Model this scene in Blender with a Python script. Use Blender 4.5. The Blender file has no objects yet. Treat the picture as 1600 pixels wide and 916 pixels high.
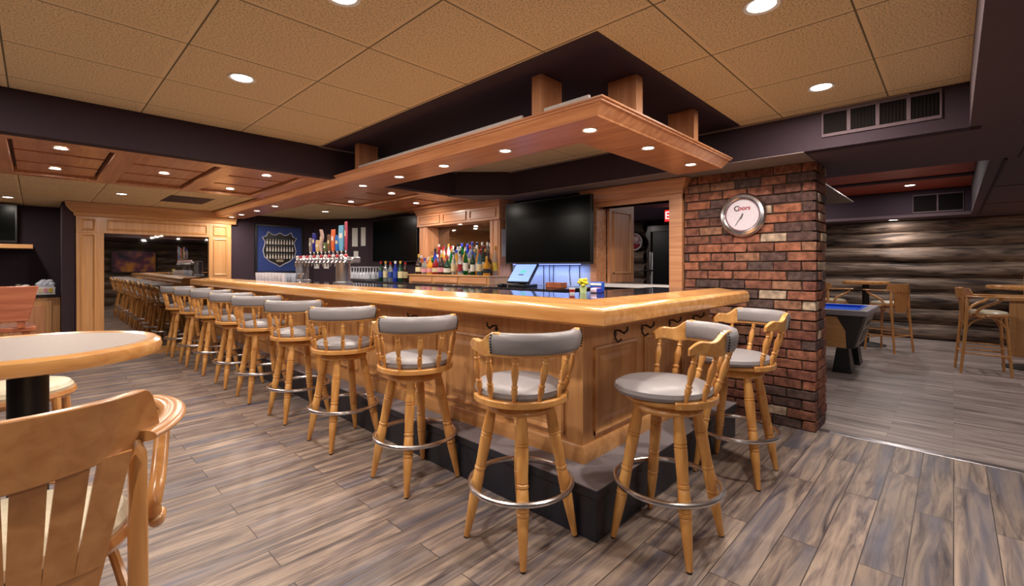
import bpy, math, random
from mathutils import Vector, Matrix
random.seed(7)
PI = math.pi
S = bpy.context.scene
COL = S.collection

# ------------------------------------------------------------------ camera, world, exposure
cam = bpy.data.cameras.new('camera')
cam_o = bpy.data.objects.new('camera', cam); COL.objects.link(cam_o)
cam.sensor_width = 36; cam.lens = 717 / 1600 * 36; cam.shift_y = -42 / 1600
cam.clip_start = 0.05
cam_o.location = (0, 0, 1.30)
cam_o.rotation_euler = (PI / 2, 0, math.radians(43.9 - 90))
S.camera = cam_o
S.view_settings.view_transform = 'Standard'; S.view_settings.look = 'None'
S.view_settings.gamma = 1; S.view_settings.use_curve_mapping = False
S.view_settings.exposure = 0.50
w = bpy.data.worlds.new('world'); S.world = w; w.use_nodes = True
w.node_tree.nodes['Background'].inputs[0].default_value = (0.8, 0.85, 1, 1)
w.node_tree.nodes['Background'].inputs[1].default_value = 0.05
POW = 1.0
WARM = (1.0, 0.89, 0.78)
COOL = (0.93, 0.92, 1.0)

# ------------------------------------------------------------------ materials
def lin(c):
    return tuple((v / 255 / 12.92 if v / 255 <= .04045 else ((v / 255 + .055) / 1.055) ** 2.4) for v in c) + (1,)
def base(name, rough=.5, spec=.5, metal=0):
    m = bpy.data.materials.new(name); m.use_nodes = True
    b = m.node_tree.nodes['Principled BSDF']
    b.inputs['Roughness'].default_value = rough; b.inputs['Metallic'].default_value = metal
    b.inputs['Specular IOR Level'].default_value = spec
    return m, m.node_tree.nodes, m.node_tree.links, b
def plain(name, c, rough=.5, spec=.5, metal=0, bump=0, bscale=60):
    m, n, l, b = base(name, rough, spec, metal)
    b.inputs['Base Color'].default_value = lin(c)
    t = n.new('ShaderNodeTexCoord'); no = n.new('ShaderNodeTexNoise'); no.inputs['Scale'].default_value = bscale
    l.new(t.outputs['Object'], no.inputs['Vector'])
    mx = n.new('ShaderNodeMix'); mx.data_type = 'RGBA'; mx.inputs['A'].default_value = lin(c)
    mx.inputs['B'].default_value = lin([v * .86 for v in c]); l.new(no.outputs['Fac'], mx.inputs['Factor'])
    l.new(mx.outputs['Result'], b.inputs['Base Color'])
    if bump:
        bp = n.new('ShaderNodeBump'); bp.inputs['Strength'].default_value = bump; bp.inputs['Distance'].default_value = .002
        l.new(no.outputs['Fac'], bp.inputs['Height']); l.new(bp.outputs['Normal'], b.inputs['Normal'])
    return m
def emit(name, c, s):
    m, n, l, b = base(name)
    b.inputs['Base Color'].default_value = lin(c); b.inputs['Emission Color'].default_value = lin(c)
    b.inputs['Emission Strength'].default_value = s
    return m
def wood(name, c1, c2, axis='z', rough=.33, scale=1.0, coat=.25):
    m, n, l, b = base(name, rough)
    t = n.new('ShaderNodeTexCoord'); mp = n.new('ShaderNodeMapping')
    s = [26 * scale] * 3; s['xyz'.index(axis)] = 1.6 * scale
    mp.inputs['Scale'].default_value = s
    l.new(t.outputs['Object'], mp.inputs['Vector'])
    a = n.new('ShaderNodeTexNoise'); a.inputs['Scale'].default_value = 1; a.inputs['Detail'].default_value = 5
    a.inputs['Distortion'].default_value = .6
    l.new(mp.outputs[0], a.inputs['Vector'])
    r = n.new('ShaderNodeValToRGB')
    e = r.color_ramp.elements; e[0].position = .32; e[0].color = lin(c2); e[1].position = .66; e[1].color = lin(c1)
    l.new(a.outputs['Fac'], r.inputs['Fac'])
    l.new(r.outputs['Color'], b.inputs['Base Color'])
    b.inputs['Coat Weight'].default_value = coat; b.inputs['Coat Roughness'].default_value = .2
    return m

OAK = dict(c1=(222, 160, 88), c2=(190, 124, 60))
W = {}
for ax in 'xyz':
    W['oak' + ax] = wood('golden_oak_' + ax, (208, 156, 102), (190, 136, 84), ax)
    W['can' + ax] = wood('canopy_oak_' + ax, (214, 156, 114), (186, 124, 84), ax)
    W['rail' + ax] = wood('rail_oak_' + ax, (220, 166, 104), (194, 134, 74), ax, rough=.18, coat=.6)
M_STOOL = wood('stool_maple', (222, 168, 98), (192, 130, 66), 'z', rough=.38, coat=.15)
M_STOOLX = wood('stool_maple_flat', (224, 170, 100), (196, 134, 70), 'y', rough=.3, coat=.35)
M_BENT = wood('bentwood_beech', (210, 154, 94), (184, 124, 70), 'z', rough=.28, coat=.4)
M_BENTH = wood('bentwood_beech_flat', (196, 140, 86), (176, 118, 68), 'x', rough=.28, coat=.4)
M_RED = wood('reddish_wood', (176, 104, 70), (140, 74, 48), 'x', rough=.3)
M_REDC = wood('red_ceiling_board', (190, 90, 62), (165, 70, 48), 'y', rough=.5)
M_GREYV = plain('grey_vinyl', (152, 148, 152), .38, .4, bump=.08, bscale=250)
M_CREAM = plain('cream_vinyl', (216, 206, 180), .35, .5)
M_CHROME = plain('chrome', (235, 235, 240), .24, .5, 1)
M_STEEL = plain('brushed_steel', (205, 205, 210), .28, .5, 1)
M_BLACK = plain('black_plastic', (18, 18, 20), .35)
M_SCREEN = plain('tv_screen', (4, 6, 5), .22, .12)
M_IRON = plain('black_iron', (28, 26, 26), .45)
M_PURPLE = plain('aubergine_paint', (60, 46, 56), .75, .25)
M_DARKC = plain('dark_aubergine_ceiling', (66, 52, 66), .7, .3)
M_LOWC = plain('mauve_grey_ceiling', (104, 88, 94), .8, .2)
M_STRIP = plain('grey_soffit', (150, 136, 132), .8, .2)
M_CARPET = plain('grey_carpet', (150, 142, 148), .95, .1, bump=1.0, bscale=400)
M_STEP = plain('black_vinyl_riser', (36, 38, 50), .4, .5)
M_WHITE = plain('white_paint', (226, 222, 222), .5)
M_PAPER = plain('paper', (232, 230, 226), .8)
M_MIRROR = plain('mirror', (165, 160, 156), .02, .5, 1)
M_MIRROR.node_tree.nodes['Principled BSDF'].inputs['Roughness'].default_value = .02
M_LAMP = emit('lamp_lens', (255, 244, 232), 9)
M_TRIMW = plain('white_lamp_trim', (235, 225, 215), .4)
M_BRASS = plain('nickel_trim', (210, 195, 180), .3, .5, 1)
M_BACKSPL = plain('white_backsplash', (176, 190, 216), .45)
M_FELT = plain('blue_felt', (28, 92, 230), .85, .2)

def glass(name, c, rough=.03):
    m, n, l, b = base(name, rough)
    b.inputs['Base Color'].default_value = lin(c)
    b.inputs['Transmission Weight'].default_value = .85; b.inputs['IOR'].default_value = 1.35
    return m

def granite():
    m, n, l, b = base('black_granite', .06)
    t = n.new('ShaderNodeTexCoord'); v = n.new('ShaderNodeTexNoise'); v.inputs['Scale'].default_value = 220
    l.new(t.outputs['Object'], v.inputs['Vector'])
    r = n.new('ShaderNodeValToRGB'); e = r.color_ramp.elements
    e[0].position = .5; e[0].color = lin((18, 18, 24)); e[1].position = .72; e[1].color = lin((92, 90, 100))
    l.new(v.outputs['Fac'], r.inputs['Fac']); l.new(r.outputs['Color'], b.inputs['Base Color'])
    return m
M_GRANITE = granite()

def floor_mat(name, along, width, length, cols, streak, rough=.42, bluish=None, mortar=(62, 54, 52)):
    m, n, l, b = base(name, rough, .35)
    t = n.new('ShaderNodeTexCoord'); mp = n.new('ShaderNodeMapping')
    if along == 'y': mp.inputs['Rotation'].default_value = (0, 0, PI / 2)
    l.new(t.outputs['Object'], mp.inputs['Vector'])
    br = n.new('ShaderNodeTexBrick')
    br.inputs['Scale'].default_value = 1; br.inputs['Brick Width'].default_value = length; br.inputs['Row Height'].default_value = width
    br.inputs['Mortar Size'].default_value = .0022; br.inputs['Mortar Smooth'].default_value = .2
    br.offset = .41; br.offset_frequency = 2
    br.inputs['Color1'].default_value = (0, 0, 0, 1); br.inputs['Color2'].default_value = (1, 1, 1, 1); br.inputs['Mortar'].default_value = (.5, .5, .5, 1)
    l.new(mp.outputs[0], br.inputs['Vector'])
    # stretched grain, shifted from board to board
    sc = n.new('ShaderNodeVectorMath'); sc.operation = 'MULTIPLY'; sc.inputs[1].default_value = (1.1, 13, 1)
    l.new(mp.outputs[0], sc.inputs[0])
    of = n.new('ShaderNodeVectorMath'); of.operation = 'MULTIPLY'; of.inputs[1].default_value = (7, 31, 3)
    l.new(br.outputs['Color'], of.inputs[0])
    ad = n.new('ShaderNodeVectorMath'); l.new(sc.outputs[0], ad.inputs[0]); l.new(of.outputs[0], ad.inputs[1])
    a = n.new('ShaderNodeTexNoise'); a.inputs['Scale'].default_value = 1.6; a.inputs['Detail'].default_value = 7; a.inputs['Roughness'].default_value = .62
    a.inputs['Distortion'].default_value = .9
    l.new(ad.outputs[0], a.inputs['Vector'])
    r = n.new('ShaderNodeValToRGB'); e = r.color_ramp.elements
    e[0].position = .30; e[0].color = lin(streak); e[1].position = .70; e[1].color = lin(cols[0])
    x = e.new(.46); x.color = lin(cols[1]); x = e.new(.56); x.color = lin(cols[2])
    l.new(a.outputs['Fac'], r.inputs['Fac'])
    # board to board brightness
    hv = n.new('ShaderNodeMath'); hv.operation = 'MULTIPLY_ADD'; hv.inputs[1].default_value = .34; hv.inputs[2].default_value = .80
    l.new(br.outputs['Color'], hv.inputs[0])
    mul = n.new('ShaderNodeMix'); mul.data_type = 'RGBA'; mul.blend_type = 'MULTIPLY'; mul.inputs['Factor'].default_value = 1
    l.new(r.outputs['Color'], mul.inputs['A']); l.new(hv.outputs[0], mul.inputs['B'])
    out = mul.outputs['Result']
    if bluish:
        b2 = n.new('ShaderNodeTexNoise'); b2.inputs['Scale'].default_value = .55; b2.inputs['Detail'].default_value = 3
        l.new(ad.outputs[0], b2.inputs['Vector'])
        rr = n.new('ShaderNodeMapRange'); rr.inputs['From Min'].default_value = .5; rr.inputs['From Max'].default_value = .68
        rr.inputs['To Max'].default_value = .85
        l.new(b2.outputs['Fac'], rr.inputs['Value'])
        mb = n.new('ShaderNodeMix'); mb.data_type = 'RGBA'; mb.inputs['B'].default_value = lin(bluish)
        l.new(rr.outputs['Result'], mb.inputs['Factor']); l.new(out, mb.inputs['A']); out = mb.outputs['Result']
    mm = n.new('ShaderNodeMix'); mm.data_type = 'RGBA'; mm.inputs['B'].default_value = lin(mortar)
    l.new(br.outputs['Fac'], mm.inputs['Factor']); l.new(out, mm.inputs['A'])
    l.new(mm.outputs['Result'], b.inputs['Base Color'])
    bp = n.new('ShaderNodeBump'); bp.inputs['Strength'].default_value = .25; bp.inputs['Distance'].default_value = .002
    l.new(a.outputs['Fac'], bp.inputs['Height']); l.new(bp.outputs['Normal'], b.inputs['Normal'])
    return m
M_FLOOR = floor_mat('plank_floor_main', 'x', .15, 1.25, [(174, 154, 138), (126, 112, 106), (154, 137, 125)], (70, 62, 68), bluish=(92, 95, 112))
M_FLOOR2 = floor_mat('plank_floor_games', 'y', .098, .9, [(180, 168, 162), (142, 130, 126), (166, 154, 149)], (84, 74, 74), mortar=(120, 108, 106))

def tile_mat(name, c, px, py, ox, oy):
    m, n, l, b = base(name, .9, .1)
    t = n.new('ShaderNodeTexCoord'); sp = n.new('ShaderNodeSeparateXYZ'); l.new(t.outputs['Object'], sp.inputs[0])
    no = n.new('ShaderNodeTexNoise'); no.inputs['Scale'].default_value = 120; no.inputs['Detail'].default_value = 4
    l.new(t.outputs['Object'], no.inputs['Vector'])
    r = n.new('ShaderNodeValToRGB'); e = r.color_ramp.elements
    e[0].position = .36; e[0].color = lin([v * .78 for v in c]); e[1].position = .52; e[1].color = lin(c)
    l.new(no.outputs['Fac'], r.inputs['Fac'])
    def mask(ch, p, o, lo, hi):
        a = n.new('ShaderNodeMath'); a.operation = 'SUBTRACT'; a.inputs[1].default_value = o; l.new(sp.outputs[ch], a.inputs[0])
        f = n.new('ShaderNodeMath'); f.operation = 'FLOORED_MODULO'; f.inputs[1].default_value = p; l.new(a.outputs[0], f.inputs[0])
        g = n.new('ShaderNodeMath'); g.operation = 'GREATER_THAN'; g.inputs[1].default_value = lo; l.new(f.outputs[0], g.inputs[0])
        h = n.new('ShaderNodeMath'); h.operation = 'LESS_THAN'; h.inputs[1].default_value = hi; l.new(f.outputs[0], h.inputs[0])
        k = n.new('ShaderNodeMath'); k.operation = 'MULTIPLY'; l.new(g.outputs[0], k.inputs[0]); l.new(h.outputs[0], k.inputs[1]); return k.outputs[0]
    def mx(a, b_):
        k = n.new('ShaderNodeMath'); k.operation = 'MAXIMUM'; l.new(a, k.inputs[0]); l.new(b_, k.inputs[1]); return k.outputs[0]
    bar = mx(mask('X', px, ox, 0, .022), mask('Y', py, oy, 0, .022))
    line = mx(mask('X', px, ox, .022, .030), mask('Y', py, oy, .022, .030))  # shadow of the tile reveal, painted dark along one side of each bar
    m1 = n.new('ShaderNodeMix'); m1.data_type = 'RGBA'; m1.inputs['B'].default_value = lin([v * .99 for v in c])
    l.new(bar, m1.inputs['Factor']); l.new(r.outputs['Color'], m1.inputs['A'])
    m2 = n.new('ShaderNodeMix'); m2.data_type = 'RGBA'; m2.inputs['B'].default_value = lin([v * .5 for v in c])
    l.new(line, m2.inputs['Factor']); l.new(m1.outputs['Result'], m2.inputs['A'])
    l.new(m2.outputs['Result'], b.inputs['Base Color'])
    bp = n.new('ShaderNodeBump'); bp.inputs['Strength'].default_value = .3; bp.inputs['Distance'].default_value = .003
    l.new(no.outputs['Fac'], bp.inputs['Height']); l.new(bp.outputs['Normal'], b.inputs['Normal'])
    return m
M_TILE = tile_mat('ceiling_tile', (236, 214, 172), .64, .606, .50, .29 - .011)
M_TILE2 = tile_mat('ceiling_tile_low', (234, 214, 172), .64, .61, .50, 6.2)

def brick_mat():
    m, n, l, b = base('brick', .85, .2)
    g = n.new('ShaderNodeNewGeometry')
    r = n.new('ShaderNodeValToRGB'); r.color_ramp.interpolation = 'CONSTANT'; e = r.color_ramp.elements
    cols = [(146, 96, 78), (120, 78, 68), (92, 72, 70), (156, 102, 80), (132, 88, 74), (108, 74, 66), (146, 108, 88), (124, 84, 70), (88, 72, 70), (140, 94, 76), (176, 158, 140)]
    e[0].color = lin(cols[0]); e[1].position = .955; e[1].color = lin(cols[-1])
    for i, c in enumerate(cols[1:-1]):
        x = e.new((i + 1) / 10.4); x.color = lin(c)
    l.new(g.outputs['Random Per Island'], r.inputs['Fac'])
    t = n.new('ShaderNodeTexCoord'); no = n.new('ShaderNodeTexNoise'); no.inputs['Scale'].default_value = 22; no.inputs['Detail'].default_value = 7
    l.new(t.outputs['Object'], no.inputs['Vector'])
    r2 = n.new('ShaderNodeValToRGB'); e = r2.color_ramp.elements
    e[0].position = .3; e[0].color = (.45, .42, .42, 1); e[1].position = .7; e[1].color = (1.25, 1.2, 1.15, 1)
    l.new(no.outputs['Fac'], r2.inputs['Fac'])
    mx = n.new('ShaderNodeMix'); mx.data_type = 'RGBA'; mx.blend_type = 'MULTIPLY'; mx.inputs['Factor'].default_value = 1
    l.new(r.outputs['Color'], mx.inputs['A']); l.new(r2.outputs['Color'], mx.inputs['B']); l.new(mx.outputs['Result'], b.inputs['Base Color'])
    bp = n.new('ShaderNodeBump'); bp.inputs['Strength'].default_value = .8; bp.inputs['Distance'].default_value = .006
    l.new(no.outputs['Fac'], bp.inputs['Height']); l.new(bp.outputs['Normal'], b.inputs['Normal'])
    return m
M_BRICK = brick_mat()
M_MORTAR = plain('mortar', (84, 70, 62), .95, .1, bump=.6, bscale=90)
def log_mat(name, axis):
    m, n, l, b = base(name, .6, .3)
    t = n.new('ShaderNodeTexCoord'); mp = n.new('ShaderNodeMapping')
    s = [9, 9, 9]; s['xyz'.index(axis)] = 1.1; mp.inputs['Scale'].default_value = s
    l.new(t.outputs['Object'], mp.inputs['Vector'])
    a = n.new('ShaderNodeTexNoise'); a.inputs['Scale'].default_value = 1.4; a.inputs['Detail'].default_value = 8; a.inputs['Distortion'].default_value = 1
    l.new(mp.outputs[0], a.inputs['Vector'])
    r = n.new('ShaderNodeValToRGB'); e = r.color_ramp.elements
    e[0].position = .34; e[0].color = lin((48, 39, 36)); e[1].position = .68; e[1].color = lin((138, 118, 102))
    l.new(a.outputs['Fac'], r.inputs['Fac']); l.new(r.outputs['Color'], b.inputs['Base Color'])
    bp = n.new('ShaderNodeBump'); bp.inputs['Strength'].default_value = .6; bp.inputs['Distance'].default_value = .01
    l.new(a.outputs['Fac'], bp.inputs['Height']); l.new(bp.outputs['Normal'], b.inputs['Normal'])
    return m
M_LOGY = log_mat('log_y', 'y'); M_LOGX = log_mat('log_x', 'x')

# ------------------------------------------------------------------ mesh helpers
class MB:
    def __init__(s): s.v = []; s.f = []; s.m = []; s.mi = 0
    def add(s, vs, fs):
        k = len(s.v); s.v += [tuple(v) for v in vs]
        s.f += [tuple(i + k for i in f) for f in fs]; s.m += [s.mi] * len(fs); return s
    def box(s, x0, x1, y0, y1, z0, z1):
        return s.add([(x, y, z) for z in (z0, z1) for x, y in ((x0, y0), (x1, y0), (x1, y1), (x0, y1))],
                     [(0, 3, 2, 1), (4, 5, 6, 7), (0, 1, 5, 4), (1, 2, 6, 5), (2, 3, 7, 6), (3, 0, 4, 7)])
    def prism(s, poly, z0, z1, top_scale=None):
        n = len(poly); a = [(x, y, z0) for x, y in poly]; b = [(x, y, z1) for x, y in poly]
        return s.add(a + b, [tuple(range(n))[::-1], tuple(range(n, 2 * n))] + [(i, (i + 1) % n, n + (i + 1) % n, n + i) for i in range(n)])
    def plate(s, poly3, d):
        """polygon of 3D points thickened by vector d"""
        n = len(poly3); a = [Vector(p) for p in poly3]; b = [p + Vector(d) for p in a]
        return s.add(a + b, [tuple(range(n))[::-1], tuple(range(n, 2 * n))] + [(i, (i + 1) % n, n + (i + 1) % n, n + i) for i in range(n)])
    def lathe(s, prof, c=(0, 0, 0), n=24, a=None, b=None, caps=True):
        """prof [(r, h)] about z at c; or, with a and b, (r, t) along the line a-b"""
        if a is not None:
            a = Vector(a); b = Vector(b); ax = (b - a); L = ax.length; ax.normalize()
            u = ax.orthogonal().normalized(); w_ = ax.cross(u)
            P = lambda r, h, t: a + ax * (h * L) + u * (r * math.cos(t)) + w_ * (r * math.sin(t))
        else:
            c = Vector(c); P = lambda r, h, t: c + Vector((r * math.cos(t), r * math.sin(t), h))
        vs = [P(max(r, 1e-4), h, 2 * PI * i / n) for r, h in prof for i in range(n)]
        fs = [(k * n + i, k * n + (i + 1) % n, (k + 1) * n + (i + 1) % n, (k + 1) * n + i) for k in range(len(prof) - 1) for i in range(n)]
        if caps: fs += [tuple(range(n))[::-1], tuple((len(prof) - 1) * n + i for i in range(n))]
        return s.add(vs, fs)
    def tube(s, pts, r, n=10, closed=False, flat=None):
        """flat=(a,b): elliptical section, a across (horizontal), b along normal"""
        pts = [Vector(p) for p in pts]; N = len(pts); vs = []
        for i, p in enumerate(pts):
            if closed: d = pts[(i + 1) % N] - pts[i - 1]
            else: d = pts[min(i + 1, N - 1)] - pts[max(i - 1, 0)]
            d.normalize()
            up = Vector((0, 0, 1)) if abs(d.z) < .95 else Vector((0, 1, 0))
            u = d.cross(up).normalized(); v = u.cross(d)
            ra, rb = (flat if flat else (r[i] if isinstance(r, (list, tuple)) else r,) * 2)
            vs += [p + u * (ra * math.cos(2 * PI * k / n)) + v * (rb * math.sin(2 * PI * k / n)) for k in range(n)]
        R = N if closed else N - 1
        fs = [(i * n + k, i * n + (k + 1) % n, ((i + 1) % N) * n + (k + 1) % n, ((i + 1) % N) * n + k) for i in range(R) for k in range(n)]
        if not closed: fs += [tuple(range(n))[::-1], tuple((N - 1) * n + k for k in range(n))]
        return s.add(vs, fs)
    def sweep(s, prof, path, side=1):
        """prof [(inward offset, z)] along a 2D path with mitred corners; inward = side * left normal"""
        P = [Vector(p) for p in path]; N = len(P); rows = []
        for i in range(N):
            ds = []
            if i > 0: ds.append((P[i] - P[i - 1]).normalized())
            if i < N - 1: ds.append((P[i + 1] - P[i]).normalized())
            ns = [Vector((-d.y, d.x)) * side for d in ds]
            m = sum(ns, Vector((0, 0)))
            m = m / m.length / (m.normalized().dot(ns[0])) if m.length else ns[0]
            rows.append([(P[i].x + m.x * o, P[i].y + m.y * o, z) for o, z in prof])
        n = len(prof); vs = [v for r_ in rows for v in r_]
        fs = [(i * n + k, i * n + (k + 1) % n, (i + 1) * n + (k + 1) % n, (i + 1) * n + k) for i in range(N - 1) for k in range(n)]
        fs += [tuple(range(n))[::-1], tuple((N - 1) * n + k for k in range(n))]
        return s.add(vs, fs)
    def arc_slab(s, r0, r1, a0, a1, zf0, zf1, c=(0, 0), n=24, lean=0):
        """curved wall piece between radii; zf0/zf1 functions of t in 0..1 (or numbers); lean shifts outward with height"""
        F0 = zf0 if callable(zf0) else (lambda t: zf0); F1 = zf1 if callable(zf1) else (lambda t: zf1)
        vs = []
        for i in range(n + 1):
            t = i / n; a = a0 + (a1 - a0) * t
            for (r, z) in ((r0, F0(t)), (r1, F0(t)), (r1 + lean, F1(t)), (r0 + lean, F1(t))):
                vs.append((c[0] + r * math.cos(a), c[1] + r * math.sin(a), z))
        fs = [(4 * i + k, 4 * i + (k + 1) % 4, 4 * i + 4 + (k + 1) % 4, 4 * i + 4 + k) for i in range(n) for k in range(4)]
        fs += [(3, 2, 1, 0), (4 * n, 4 * n + 1, 4 * n + 2, 4 * n + 3)]
        return s.add(vs, fs)
    def xf(s, M):
        s.v = [tuple(M @ Vector(v)) for v in s.v]; return s
    def build(s, name, mats, parent=None, smooth=True, bevel=0, ang=35):
        me = bpy.data.meshes.new(name); me.from_pydata(s.v, [], s.f)
        mats = mats if isinstance(mats, (list, tuple)) else [mats]
        for m in mats: me.materials.append(m)
        me.polygons.foreach_set('material_index', s.m)
        import bmesh
        bm = bmesh.new(); bm.from_mesh(me); bmesh.ops.recalc_face_normals(bm, faces=bm.faces); bm.to_mesh(me); bm.free()
        if smooth:
            me.polygons.foreach_set('use_smooth', [True] * len(me.polygons)); me.set_sharp_from_angle(angle=math.radians(ang))
        me.update()
        o = bpy.data.objects.new(name, me); COL.objects.link(o)
        if parent is not None: o.parent = parent
        if bevel:
            b = o.modifiers.new('bevel', 'BEVEL'); b.width = bevel; b.segments = 2; b.limit_method = 'ANGLE'
        return o

def tag(o, label, cat, group=None, kind=None):
    if label: o['label'] = label
    if cat: o['category'] = cat
    if group: o['group'] = group
    if kind: o['kind'] = kind
    return o
def empty(name, loc, rz=0, label=None, cat=None, group=None):
    o = bpy.data.objects.new(name, None); COL.objects.link(o); o.empty_display_size = .1
    o.location = loc; o.rotation_euler = (0, 0, rz); return tag(o, label, cat, group)
def struct(name, mb, mat, **k):
    o = mb.build(name, mat, **k); o['kind'] = 'structure'; return o
def copy_tree(o, parent=None):
    c = o.copy(); COL.objects.link(c); c.parent = parent
    for ch in list(o.children): copy_tree(ch, c)
    return c
def text_mesh(name, body, size, mat, parent, M, depth=.001, shear=0, bold=0):
    cu = bpy.data.curves.new(name, 'FONT'); cu.body = body; cu.size = size; cu.extrude = depth
    cu.align_x = 'CENTER'; cu.align_y = 'CENTER'; cu.shear = shear; cu.offset = bold
    t = bpy.data.objects.new(name, cu); COL.objects.link(t)
    dg = bpy.context.evaluated_depsgraph_get()
    me = bpy.data.meshes.new_from_object(t.evaluated_get(dg)); bpy.data.objects.remove(t); bpy.data.curves.remove(cu)
    me.name = name; me.transform(M); me.materials.clear(); me.materials.append(mat)
    o = bpy.data.objects.new(name, me); COL.objects.link(o); o.parent = parent; return o

# ------------------------------------------------------------------ downlights
_lamp = {}
def downlight(x, y, z, r, power, label, group, color=WARM, up=None):
    root = empty('ceiling_downlight', (x, y, z), 0, label, 'ceiling light', group)
    key = r
    if key not in _lamp:
        t = MB().lathe([(r * 1.0, -.002), (r * 1.28, -.006), (r * 1.34, -.003), (r * 1.34, .0), (r * 1.0, .0)], n=28, caps=False).build('trim_ring', M_TRIMW, root)
        l = MB().lathe([(r, -.0015), (r * .96, -.003), (0, -.004)], n=28, caps=False).build('lamp_lens', M_LAMP, root)
        _lamp[key] = (t.data, l.data)
    else:
        for nm, d in zip(('trim_ring', 'lamp_lens'), _lamp[key]):
            o = bpy.data.objects.new(nm, d); COL.objects.link(o); o.parent = root
    ld = bpy.data.lights.new('lamp_light', 'AREA'); ld.shape = 'DISK'; ld.size = r * 1.8; ld.energy = power * POW; ld.color = color
    lo = bpy.data.objects.new('lamp_light', ld); COL.objects.link(lo); lo.location = (0, 0, -.012); lo.parent = root
    return root

CEIL = 2.40; LOW = 2.127; LOW2 = 2.17
# ------------------------------------------------------------------ structure
struct('floor', MB().box(-3.2, 4.30, -2.8, 11, -.05, 0), M_FLOOR, smooth=False)
struct('floor_games_room', MB().box(4.33, 11.2, -2.8, 11, -.05, 0), M_FLOOR2, smooth=False)
struct('trim_1', MB().box(4.285, 4.345, -2.8, .80, -.03, .006), M_STEEL, bevel=.003)
# main ceiling, an L around the dark well over the bar
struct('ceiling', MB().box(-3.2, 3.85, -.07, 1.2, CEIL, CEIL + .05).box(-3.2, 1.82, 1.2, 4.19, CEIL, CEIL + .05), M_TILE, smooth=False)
struct('ceiling_dark_ring', MB().box(1.82, 3.85, 1.2, 1.72, CEIL + .004, CEIL + .05).box(1.82, 2.55, 1.72, 4.19, CEIL + .004, CEIL + .05), M_DARKC, smooth=False)
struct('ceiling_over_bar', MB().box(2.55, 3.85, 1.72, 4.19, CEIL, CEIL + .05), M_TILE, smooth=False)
struct('trim_2', MB().box(1.80, 3.85, 4.172, 4.19, CEIL - .012, CEIL).box(3.832, 3.85, .2, 4.19, CEIL - .012, CEIL), M_STRIP, smooth=False)
# header bulkheads
struct('wall_header_far', MB().box(-3.2, 3.40, 4.19, 4.30, LOW, CEIL + .06).prism([(3.40, 4.19), (3.85, 3.72), (3.95, 3.8), (3.5, 4.30)], LOW, CEIL + .06), M_PURPLE, smooth=False)
struct('wall_header_side', MB().box(3.85, 3.95, -.07, 3.75, LOW, CEIL + .06), M_PURPLE, smooth=False)
struct('wall_header_near', MB().box(-3.2, 3.85, -.12, -.07, LOW, CEIL + .06), M_LOWC, smooth=False)
struct('ceiling_soffit_strip', MB().prism([(3.845, .78), (4.35, .78), (4.35, 4.299), (3.38, 4.299), (3.395, 4.185), (3.845, 3.715)], LOW - .006, LOW - .0005), M_STRIP, smooth=False)
# low ceiling on the near side and over the games room, with its recess
rx0, rx1, ry0, ry1 = 5.15, 10.3, -.20, 2.6
low = MB().box(-3.2, 3.95, -2.8, -.12, LOW, LOW + .05).box(3.95, rx0, -2.8, .78, LOW, LOW + .05).box(4.35, rx0, .78, 11, LOW, LOW + .05)
low.box(rx0, rx1, -2.8, ry0, LOW, LOW + .05).box(rx0, rx1, ry1, 11, LOW, LOW + .05).box(rx1, 11.2, -2.8, 11, LOW, LOW + .05)
struct('ceiling_low', low, M_LOWC, smooth=False)
struct('trim_3', MB().box(-3.2, 3.9, -.30, -.285, LOW - .006, LOW).box(3.9, rx0, -.36, -.35, LOW - .006, LOW).box(rx0, rx1, -.30, -.28, LOW - .012, LOW)
       .box(6.9, 6.92, -2.8, -.3, LOW - .004, LOW).box(8.7, 8.72, -2.8, -.3, LOW - .004, LOW).box(4.6, 4.615, -2.8, -.36, LOW - .004, LOW)
       .box(2.2, 2.21, -2.8, -.3, LOW - .004, LOW), M_PURPLE, smooth=False)
rz = 2.58
struct('ceiling_recess', MB().box(rx0, rx1, ry0 - .04, ry0, LOW + .05, rz).box(rx0, rx1, ry1, ry1 + .04, LOW + .05, rz)
       .box(rx0 - .04, rx0, ry0, ry1, LOW + .05, rz).box(rx1, rx1 + .04, ry0, ry1, LOW + .05, rz)
       .box(8.80, 9.0, ry0, ry1, rz - .02, rz), M_PURPLE, smooth=False)
struct('ceiling_recess_boards', MB().box(rx0, 8.80, ry0, ry1, rz, rz + .03).box(9.0, rx1, ry0, ry1, rz, rz + .03), M_REDC, smooth=False)
struct('trim_4', MB().box(5.2, 7.4, .94, 1.30, LOW + .005, LOW + .02), wood('brown_board', (104, 72, 58), (84, 56, 44), 'x'), smooth=False)

# coffered dropped ceiling and lower tiled ceiling
co = MB()
co.box(-3.2, 4.22, 4.30, 4.42, LOW, LOW + .06).box(-3.2, 4.22, 6.0, 6.12, LOW, LOW + .06)
cof = MB().box(-3.2, 4.22, 4.42, 6.0, LOW + .06, LOW + .09)
k = -5
while True:
    xx = .48 + .68 * k
    if xx > 4.2: break
    if xx > -3.1: co.box(xx - .07, xx + .07, 4.42, 6.0, LOW, LOW + .06)
    if xx > -3.1:
        for j in range(3):
            y0 = 4.46 + j * .525
            co.box(xx + .09, min(xx + .59, 4.2), y0, y0 + .455, LOW + .030, LOW + .052)
    k += 1
struct('ceiling_coffered', co, W['cany'], smooth=False, bevel=.004)
struct('ceiling_coffer_backing', cof, plain('dark_coffer_gap', (92, 54, 40), .7), smooth=False)
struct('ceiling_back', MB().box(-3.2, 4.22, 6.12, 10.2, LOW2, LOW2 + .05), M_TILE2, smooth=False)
struct('trim_5', MB().box(1.15, 1.62, 6.9, 7.6, LOW2 - .004, LOW2 + .002), M_DARKC, smooth=False)

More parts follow.
